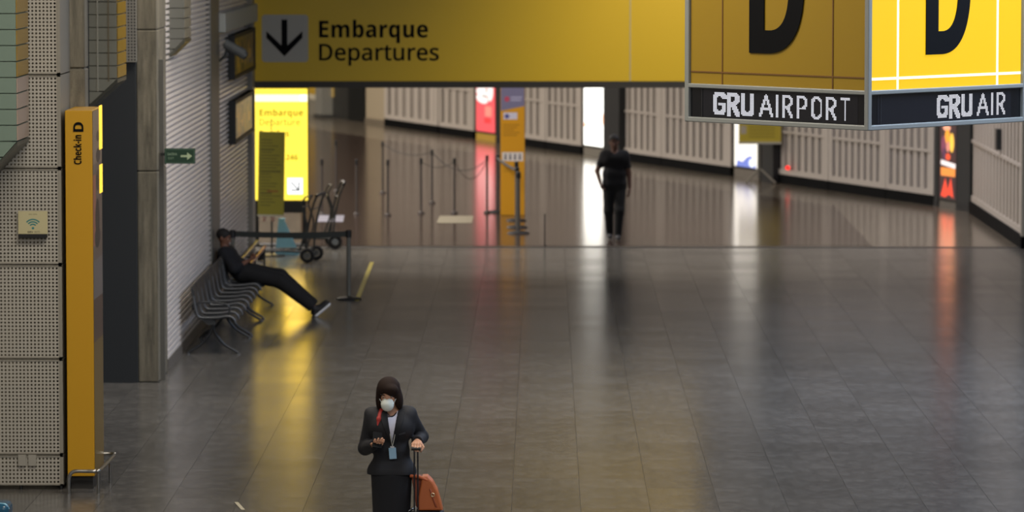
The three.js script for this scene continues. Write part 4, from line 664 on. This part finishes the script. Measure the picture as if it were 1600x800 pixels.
// ------------------------------------------------------------------ walking man in black
{
  const zM = zOf(376), p = atZ(960, 376, zM), t = thing('person', 'man in black t-shirt and trousers walking alone across the hall', 'person', [p.x, 0, zM]);
  const skin = M(0x5a3c2e, 0.6), shirt = M(0x0a0b10, 0.9), trou = M(0x080a0c, 0.9), k = 0.965;
  const J = (a) => a.map((v) => v * k);
  const HM = poseM(J([-0.01, 1.625, 0.02]), 0.1, 0, 0.02, 1.0);
  const A = { sr: J([-0.17, 1.42, 0]), er: J([-0.285, 1.15, -0.03]), wr: J([-0.235, 0.955, 0.1]), sl: J([0.17, 1.42, 0]), el: J([0.24, 1.11, -0.02]), wl: J([0.25, 0.87, 0.03]) };
  const Lg = { hr: J([-0.09, 0.9, 0]), kr: J([-0.095, 0.5, 0.0]), ar: J([-0.075, 0.1, -0.16]), hl: J([0.09, 0.9, 0]), kl: J([0.08, 0.5, 0.12]), al: J([0.055, 0.1, 0.12]) };
  const hr = handPrims(A.wr, [0.25, -1, 0.35], [0.9, 0.2, 0.2], 1, 0.7, 0.6), hl = handPrims(A.wl, [-0.02, -1, 0.1], [-1, 0, 0.1], -1, 0.5, 0.4);
  const torso = smin(0.07, cap(J([-0.1, 1.34, 0]), J([0.1, 1.34, 0]), 0.105), cap(J([-0.08, 1.1, 0]), J([0.08, 1.1, 0]), 0.1), cap(J([-0.08, 0.94, 0]), J([0.08, 0.94, 0]), 0.105), cap(A.sr, A.sl, 0.05));
  const legs = smin(0.04, cap(Lg.hr, Lg.kr, 0.085, 0.06), cap(Lg.kr, Lg.ar, 0.058, 0.036), cap(Lg.hl, Lg.kl, 0.085, 0.06), cap(Lg.kl, Lg.al, 0.058, 0.036));
  const arms = smin(0.015, cap(A.sr, A.er, 0.05, 0.04), cap(A.er, A.wr, 0.04, 0.027), cap(A.sl, A.el, 0.05, 0.04), cap(A.el, A.wl, 0.04, 0.027));
  const neck = cap(J([0, 1.44, -0.01]), J([-0.005, 1.56, 0.005]), 0.056, 0.055);
  part('body', fix([skinOf(smin(0.03, torso, legs, arms, neck), [-0.4, 0.04, -0.3], [0.4, 1.56, 0.3], 0.015), skinOf(placed(headF, HM), [-0.12, 1.42, -0.12], [0.1, 1.72, 0.16], 0.006), skinOf(hr, ...boxOf([A.wr, [A.wr[0] + 0.05, A.wr[1] - 0.16, A.wr[2] + 0.06]], 0.06), 0.0045), skinOf(hl, ...boxOf([A.wl, [A.wl[0], A.wl[1] - 0.17, A.wl[2]]], 0.06), 0.0045)]), skin, t);
  eyes(t, HM);
  part('hair', skinOf(placed(less(ell([0, 0.042, -0.014], [0.082, 0.086, 0.097]), ell([0, -0.035, 0.085], [0.085, 0.09, 0.08]), 0.01), HM), [-0.13, 1.45, -0.14], [0.12, 1.74, 0.16], 0.006), M(0x0f0d0c, 0.8), t);
  const slv = (a, b, q) => { const e = [0, 1, 2].map((i) => a[i] + (b[i] - a[i]) * q); return cutBy(cap(a, b, 0.06, 0.058), plane(sub(b, a), e)); };
  part('t_shirt', skinOf(less(smin(0.04, cutBy(grow(torso, 0.016), plane([0, -1, 0], [0, 0.9 * k, 0])), slv(A.sr, A.er, 0.72), slv(A.sl, A.el, 0.72)), cap(J([0, 1.45, 0.02]), J([0, 1.65, 0.03]), 0.062), 0.01), [-0.42, 0.84, -0.2], [0.42, 1.5, 0.2], 0.01), shirt, t);
  part('trousers', skinOf(cutBy(smin(0.035, cap(J([-0.085, 0.93, 0]), J([0.085, 0.93, 0]), 0.112), cap(Lg.hr, Lg.kr, 0.1, 0.075), cap(Lg.kr, Lg.ar, 0.075, 0.058), cap(Lg.hl, Lg.kl, 0.1, 0.075), cap(Lg.kl, Lg.al, 0.075, 0.058)), (x, y) => Math.max(0.075 - y, y - 0.97)), [-0.28, 0.04, -0.32], [0.28, 1.02, 0.3], 0.01), trou, t);
  for (const [a, z] of [[Lg.ar, -0.16], [Lg.al, 0.12]]) { const s = part('shoe', skinOf(cutBy(feet([a[0], 0.012, a[2]], 0), (x, y) => Math.max(0.03 - y, y - 0.11)), [a[0] - 0.1, 0, a[2] - 0.15], [a[0] + 0.1, 0.17, a[2] + 0.26], 0.007), M(0x1a1a1c, 0.7), t); part('sole', skinOf(cutBy(grow(feet([a[0], 0.012, a[2]], 0), 0.004), (x, y) => Math.max(-y + 0.004, y - 0.036)), [a[0] - 0.1, -0.02, a[2] - 0.15], [a[0] + 0.1, 0.1, a[2] + 0.26], 0.007), M(0xa8a49a, 0.7), s); }
}

// ------------------------------------------------------------------ bench and seated man
const ZN = zOf(556), seatPitch = 0.5, SX = WX + 0.14;          // near end of the row
{
  const seatProfile = []; const top = [[0.0, 0.80], [0.012, 0.74], [0.035, 0.62], [0.05, 0.52], [0.07, 0.455], [0.11, 0.43], [0.18, 0.425], [0.3, 0.432], [0.4, 0.448], [0.45, 0.445], [0.485, 0.425], [0.5, 0.385]];
  const curve = new THREE.SplineCurve(top.map((a) => new THREE.Vector2(...a))), P = curve.getPoints(40);
  const strip = (a, b) => { const q = P.slice(a, b + 1), o = q.map((v, i) => { const d = curve.getTangent((a + i) / 40); return [v.x + d.y * 0.012, v.y - d.x * 0.012]; }); return prism([...q.map((v) => [v.x, v.y]), ...o.reverse()], seatPitch - 0.05, 0.003); };
  const backG = strip(0, 14), seatG = strip(17, 40), perf = M(0x2c2e30, 0.5, 0.4), frameM = M(0x3a3c3e, 0.45, 0.5), edgeM = M(0x5c5e60, 0.4, 0.5);
  const labels = ['dark steel waiting bench at the end beside the concrete pier', 'dark steel waiting bench in the middle of the row', 'dark steel waiting bench on which the man sits'];
  for (let b = 0; b < 3; b++) {
    const t = thing('waiting_bench', labels[b], 'bench', [SX, 0, ZN - b * 4 * seatPitch], 0, 'waiting benches along the slatted wall');
    const L = 4 * seatPitch;
    part('beam', box(0.07, 0.05, L - 0.04, 0.24, 0.385, -L / 2), frameM, t);
    part('back_beam', box(0.03, 0.05, L - 0.1, 0.01, 0.56, -L / 2), frameM, t);
    for (let i = 0; i < 4; i++) {
      const z = -(i + 1) * seatPitch + 0.025;
      part('edge_tube', tube([[0.02, 0.7, 0], [0.05, 0.53, 0], [0.075, 0.465, 0], [0.12, 0.445, 0], [0.3, 0.447, 0], [0.4, 0.462, 0], [0.46, 0.455, 0], [0.5, 0.42, 0], [0.515, 0.375, 0]].map(([x, y]) => [x, y, z + seatPitch - 0.025]), 0.013, false, 50), edgeM, t);
      part('seat', seatG.clone().translate(0, 0, z), perf, t); part('backrest', backG.clone().translate(0, 0, z), perf, t);
    }
    if (b === 0) part('armrest', tube([[0.03, 0.5, -0.02], [0.06, 0.6, -0.02], [0.12, 0.625, -0.02], [0.3, 0.62, -0.02], [0.4, 0.6, -0.02], [0.445, 0.55, -0.02], [0.42, 0.46, -0.02]], 0.012, false, 40), frameM, t);
    for (const z of [-0.16, -L + 0.16]) {
      part('leg', [tube([[0.24, 0.37, z], [0.26, 0.25, z], [0.36, 0.12, z], [0.46, 0.055, z], [0.53, 0.014, z]], 0.016), tube([[0.24, 0.37, z], [0.2, 0.25, z], [0.1, 0.12, z], [0.0, 0.055, z], [-0.06, 0.014, z]], 0.016), cyl(0.02, 0.025, 0.014, 0.53, 0.007, z), cyl(0.02, 0.025, 0.014, -0.06, 0.007, z)], frameM, t);
      part('side_frame', prism([[0.0, 0.78], [0.03, 0.78], [0.09, 0.5], [0.28, 0.4], [0.28, 0.36], [0.2, 0.36], [0.05, 0.48]], 0.014, 0.003).translate(-0.012, 0, z + 0.13), frameM, t);
    }
  }
}
{
  const zS = zOf(494) - 0.1, p = atZ(375, 494, zS), t = thing('person', 'man in dark clothes slouched on the bench with legs stretched out', 'person', [p.x, 0, zS]);
  const skin = M(0x6a4634, 0.6), shirt = M(0x0a0b11, 0.9), trou = M(0x0a0a0c, 0.9);
  const HM = poseM([-0.205, 1.0, 0.0], 0.22, Math.PI / 2 - 0.25, 0, 0.98);
  const hipN = [0.08, 0.56, 0.09], hipF = [0.08, 0.56, -0.08], knN = [0.53, 0.46, 0.16], knF = [0.52, 0.5, -0.02], anN = [0.97, 0.125, 0.22], anF = [0.94, 0.15, 0.07];
  const shN = [-0.19, 0.82, 0.17], shF = [-0.19, 0.82, -0.17], elN = [-0.06, 0.62, 0.24], elF = [-0.03, 0.62, -0.22], wrN = [0.1, 0.7, 0.08], wrF = [0.11, 0.7, -0.06];
  const torso = smin(0.07, cap([-0.15, 0.76, -0.1], [-0.15, 0.76, 0.1], 0.11), cap([-0.04, 0.63, -0.07], [-0.04, 0.63, 0.07], 0.105), cap([0.05, 0.535, -0.08], [0.05, 0.535, 0.08], 0.105), cap(shN, shF, 0.05));
  const legs = smin(0.02, cap(hipN, knN, 0.085, 0.06), cap(knN, anN, 0.058, 0.036), cap(hipF, knF, 0.085, 0.06), cap(knF, anF, 0.058, 0.036));
  const arms = smin(0.015, cap(shN, elN, 0.05, 0.04), cap(elN, wrN, 0.04, 0.027), cap(shF, elF, 0.05, 0.04), cap(elF, wrF, 0.04, 0.027));
  const neck = cap([-0.19, 0.83, 0], [-0.2, 0.93, 0], 0.055);
  const hn = handPrims(wrN, [0.6, 0.3, -0.5], [-0.2, 1, 0], 1, 0.7, 0.6), hf = handPrims(wrF, [0.6, 0.3, 0.5], [-0.2, 1, 0], -1, 0.7, 0.6);
  part('body', fix([skinOf(smin(0.03, torso, legs, arms, neck), [-0.32, 0.05, -0.32], [1.06, 0.96, 0.34], 0.015), skinOf(placed(headF, HM), [-0.36, 0.86, -0.15], [-0.06, 1.15, 0.15], 0.006), skinOf(hn, ...boxOf([wrN, [0.2, 0.75, 0.0]], 0.07), 0.0045), skinOf(hf, ...boxOf([wrF, [0.21, 0.75, 0.02]], 0.07), 0.0045)]), skin, t);
  eyes(t, HM);
  part('hair', skinOf(placed(less(ell([0, 0.04, -0.014], [0.081, 0.085, 0.097]), ell([0, -0.035, 0.085], [0.085, 0.09, 0.08]), 0.01), HM), [-0.36, 0.88, -0.15], [-0.06, 1.16, 0.15], 0.006), M(0x12100f, 0.8), t);
  const slv = (a, b, q) => { const e = [0, 1, 2].map((i) => a[i] + (b[i] - a[i]) * q); return cutBy(cap(a, b, 0.066, 0.058), plane(sub(b, a), e)); };
  part('shirt', skinOf(less(smin(0.04, cutBy(grow(torso, 0.015), plane([1, -0.6, 0], [0.06, 0.55, 0])), slv(shN, elN, 1.3), slv(shF, elF, 1.3), slv(elN, wrN, 0.55), slv(elF, wrF, 0.55)), cap([-0.19, 0.87, 0], [-0.2, 1.05, 0], 0.065), 0.01), [-0.34, 0.4, -0.34], [0.25, 0.95, 0.34], 0.011), shirt, t);
  part('trousers', skinOf(cutBy(smin(0.025, cap([0.05, 0.535, -0.08], [0.05, 0.535, 0.08], 0.11), cap(hipN, knN, 0.115, 0.098), cap(knN, anN, 0.098, 0.08), cap(hipF, knF, 0.115, 0.098), cap(knF, anF, 0.098, 0.08)), (x, y, z) => Math.max(-0.03 - x, (x - 0.95) * 0.75 - (y - 0.12) * 0.65)), [-0.12, 0.02, -0.26], [1.1, 0.74, 0.36], 0.011), trou, t);
  for (const [a, zz] of [[anN, 0.1], [anF, -0.05]]) {
    const ft = (grown) => grow(smin(0.02, cap([a[0] + 0.02, 0.045, a[2]], [a[0] + 0.17, 0.17, a[2] + 0.01], 0.042, 0.036), cap([a[0], 0.11, a[2]], [a[0] + 0.06, 0.1, a[2]], 0.042)), grown);
    const soleP = plane([0.64, -0.77, 0], [a[0] + 0.05, 0.04, a[2]]);
    const s = part('shoe', skinOf(cutBy(ft(0), soleP), [a[0] - 0.1, -0.02, a[2] - 0.09], [a[0] + 0.28, 0.26, a[2] + 0.1], 0.007), M(0x17181b, 0.7), t);
    part('sole', skinOf(cutBy(ft(0.005), (x, y, z) => Math.max(soleP(x, y, z) - 0.03, -soleP(x, y, z) - 0.012)), [a[0] - 0.1, -0.02, a[2] - 0.09], [a[0] + 0.28, 0.26, a[2] + 0.1], 0.006), M(0xf2f1ee, 0.6), s);
  }
}

// ------------------------------------------------------------------ hanging check-in D sign with LED bands
{
  const zc0 = -29.1, c = atZ(1356, 204, zc0), L = 1.873, al = 45.5 * Math.PI / 180;      // front corner, side, turn of the left face
  const t = thing('checkin_d_sign', 'large hanging box sign with yellow D panels and GRU AIRPORT LED bands', 'sign', [c.x, 0, c.z]);
  const Y = (py) => yAt(py, zc0), yb = Y(204), y1 = Y(191), yL0 = Y(196), yL1 = Y(148.5), yP0 = Y(141.5), top = 6.0;
  const faces = { left: { a: [-Math.cos(al) * L, -Math.sin(al) * L], lit: false }, right: { a: [Math.sin(al) * L, -Math.cos(al) * L], lit: true } };
  const bk = [faces.left.a[0] + faces.right.a[0], faces.left.a[1] + faces.right.a[1]];
  const corners = { front: [0, 0], left: faces.left.a, right: faces.right.a, back: bk };
  for (const k in corners) part('corner_post', rbox(0.045, top - yb, 0.045, 0.01).rotateY(al).translate(corners[k][0], (top + yb) / 2, corners[k][1]), alu, t);
  // LED bitmap lettering
  const glyph = { G: [[9, 3.5, 7, 1.5, 3, 1.5, 1.5, 3.5, 1.5, 13.5, 3, 15.5, 7, 15.5, 8.5, 13.5, 8.5, 9, 5.5, 9]], R: [[1.5, 16.5, 1.5, 1.5, 6, 1.5, 8, 3, 8, 6, 6, 8.2, 1.5, 8.2], [4.5, 8.5, 8.5, 16.5]], U: [[1.5, 0.5, 1.5, 14, 3, 15.5, 7, 15.5, 8.5, 14, 8.5, 0.5]],
    a: [[0.8, 16.5, 5.5, 1, 10.2, 16.5], [2.5, 11, 8.5, 11]], i: [[1, 0.5, 1, 16.5]], r: [[1, 16.5, 1, 1, 5, 1, 7, 3, 7, 6, 4.5, 9, 1, 9], [4, 9.5, 7.5, 16.5]], p: [[1, 16.5, 1, 1, 5, 1, 7, 3, 7, 7, 5, 9.5, 1, 9.5]], o: [[3, 1, 5, 1, 7.5, 3.5, 7.5, 13.5, 5, 16, 3, 16, 1, 13.5, 1, 3.5, 3, 1]], t: [[0.5, 1, 6.5, 1], [3.5, 1, 3.5, 16.5]] };
  function bitmap(start, text, cols = 128, rows = 22) {
    const on = new Uint8Array(cols * rows); let x = start;
    for (const ch of text) {
      if (ch === ' ') { x += 3; continue; }
      const th = ch === ch.toUpperCase() ? 1.7 : 1.05;
      for (const line of glyph[ch]) for (let k = 0; k + 3 < line.length; k += 2) {
        const [ax, ay, bx, by] = line.slice(k, k + 4), n = Math.ceil(Math.hypot(bx - ax, by - ay) * 6);
        for (let q = 0; q <= n; q++) { const X = ax + (bx - ax) * q / n, Yy = ay + (by - ay) * q / n; for (let j = 0; j < rows; j++) for (let i = Math.max(0, Math.floor(X) - 3); i < X + 4; i++) if (Math.abs(i + 0.5 - X) < th * 0.9 && Math.abs(j + 0.5 - Yy) < th * 0.75) { const cx = x + i; if (cx >= 0 && cx < cols) on[(j + 2) % rows * cols + cx] = 1; } }
      }
      x += { G: 11, R: 11, U: 11, a: 13, i: 5, r: 11, p: 11, o: 11, t: 8 }[ch];
    }
    return canvasTex(cols * 12, rows * 12, (g, w, h) => { g.fillStyle = '#000'; g.fillRect(0, 0, w, h); g.fillStyle = '#f2f2fa'; for (let j = 0; j < rows; j++) for (let i = 0; i < cols; i++) if (on[j * cols + i]) { g.beginPath(); g.arc(i * 12 + 6, j * 12 + 6, 5.6, 0, 7); g.fill(); } });
  }
  for (const [name, f] of Object.entries(faces)) {
    const g = new THREE.Group(); g.name = 'sign_face'; t.add(g); const left = name === 'left';
    g.userData.label = left ? 'unlit ochre face with black letter D and LED band' : 'lit bright yellow face with black letter D and LED band';
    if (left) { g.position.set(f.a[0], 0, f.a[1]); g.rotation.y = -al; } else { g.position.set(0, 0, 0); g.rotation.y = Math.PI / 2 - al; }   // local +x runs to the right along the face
    const H = top - yP0;
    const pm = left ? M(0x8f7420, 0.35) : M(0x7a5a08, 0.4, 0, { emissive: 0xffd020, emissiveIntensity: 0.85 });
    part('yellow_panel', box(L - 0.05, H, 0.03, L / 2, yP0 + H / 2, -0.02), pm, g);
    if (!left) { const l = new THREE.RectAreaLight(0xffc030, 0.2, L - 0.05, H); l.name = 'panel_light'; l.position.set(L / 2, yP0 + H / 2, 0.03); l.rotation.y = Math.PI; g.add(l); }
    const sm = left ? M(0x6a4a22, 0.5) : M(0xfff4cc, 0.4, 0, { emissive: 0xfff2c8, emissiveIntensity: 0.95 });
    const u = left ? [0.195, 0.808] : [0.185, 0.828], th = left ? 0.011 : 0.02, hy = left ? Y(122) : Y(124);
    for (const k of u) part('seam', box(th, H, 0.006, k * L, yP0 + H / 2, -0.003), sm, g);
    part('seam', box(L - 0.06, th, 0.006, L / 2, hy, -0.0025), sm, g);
    const dw = L * (left ? 0.302 : 0.285), dg = letters('D', font, dw, 1.02, 0.008); dg.translate(L * (left ? 0.35 : 0.36), left ? Y(88.5) : Y(89), -0.002); part('letter', dg, ink, g);
    for (const [y, h] of [[(yP0 + yL1) / 2, yP0 - yL1], [(yb + yL0) / 2, yL0 - yb]]) part('rail', rbox(L, Math.abs(h), 0.05, 0.008, L / 2, y, -0.005), alu, g);
    const led = part('led_band', box(L - 0.05, yL1 - yL0, 0.04, L / 2, (yL0 + yL1) / 2, -0.025), M(0x101114, 0.25), g);
    const LH = yL1 - yL0 - 0.012, tex = left ? bitmap(8, 'GRU airport', 119, 21) : bitmap(52, 'GRU air', 119, 21);
    part('led_matrix', frontUV(L * 0.86, LH).translate(L * (left ? 0.515 : 0.49), (yL0 + yL1) / 2, -0.0035), M(0x1a1b20, 0.2, 0, { emissive: 0xffffff, emissiveIntensity: 1.0, emissiveMap: tex }), g);
    part('module_edge', box(0.006, LH, 0.004, L * 0.08, (yL0 + yL1) / 2, -0.002), M(0x2e3033, 0.4), g);
  }
  for (const [a, b] of [['left', 'back'], ['right', 'back']]) { const A = corners[a], B = corners[b], mx = (A[0] + B[0]) / 2, mz = (A[1] + B[1]) / 2, r = Math.atan2(-(B[1] - A[1]), B[0] - A[0]); part('rear_panel', box(L - 0.05, top - yb, 0.03).rotateY(r).translate(mx, (top + yb) / 2, mz), M(0xa07a14, 0.5), t); }
  part('bottom_plate', box(L - 0.04, 0.02, L - 0.04).rotateY(al).translate(bk[0] / 2, yb + 0.02, bk[1] / 2), M(0x55564f, 0.6), t);
  part('hanger', [box(0.08, CEIL - top, 0.08, bk[0] / 2, (CEIL + top) / 2, bk[1] / 2)], darkSteel, t);
  part('roof', box(L - 0.04, 0.02, L - 0.04).rotateY(al).translate(bk[0] / 2, top - 0.01, bk[1] / 2), darkSteel, t);
}
// blue wheeled thing just entering at the lower left
{
  const p = floorAt(-8, 812), t = thing('blue_case', 'glossy blue case edge on the floor below the perforated column', 'case', [p.x, 0, p.z - 0.05]);
  part('shell', rbox(0.26, 0.14, 0.3, 0.05, 0, 0.075, 0), M(0x23536e, 0.2), t); part('strip', tube([[-0.1, 0.147, 0.1], [0.02, 0.149, 0.1], [0.1, 0.14, 0.1], [0.128, 0.1, 0.1]], 0.006), M(0x8ec6dc, 0.2, 0.3), t);
}
scene.traverse((o) => { if (o.isMesh) { o.castShadow = true; o.receiveShadow = true; } });
renderer.render(scene, camera);
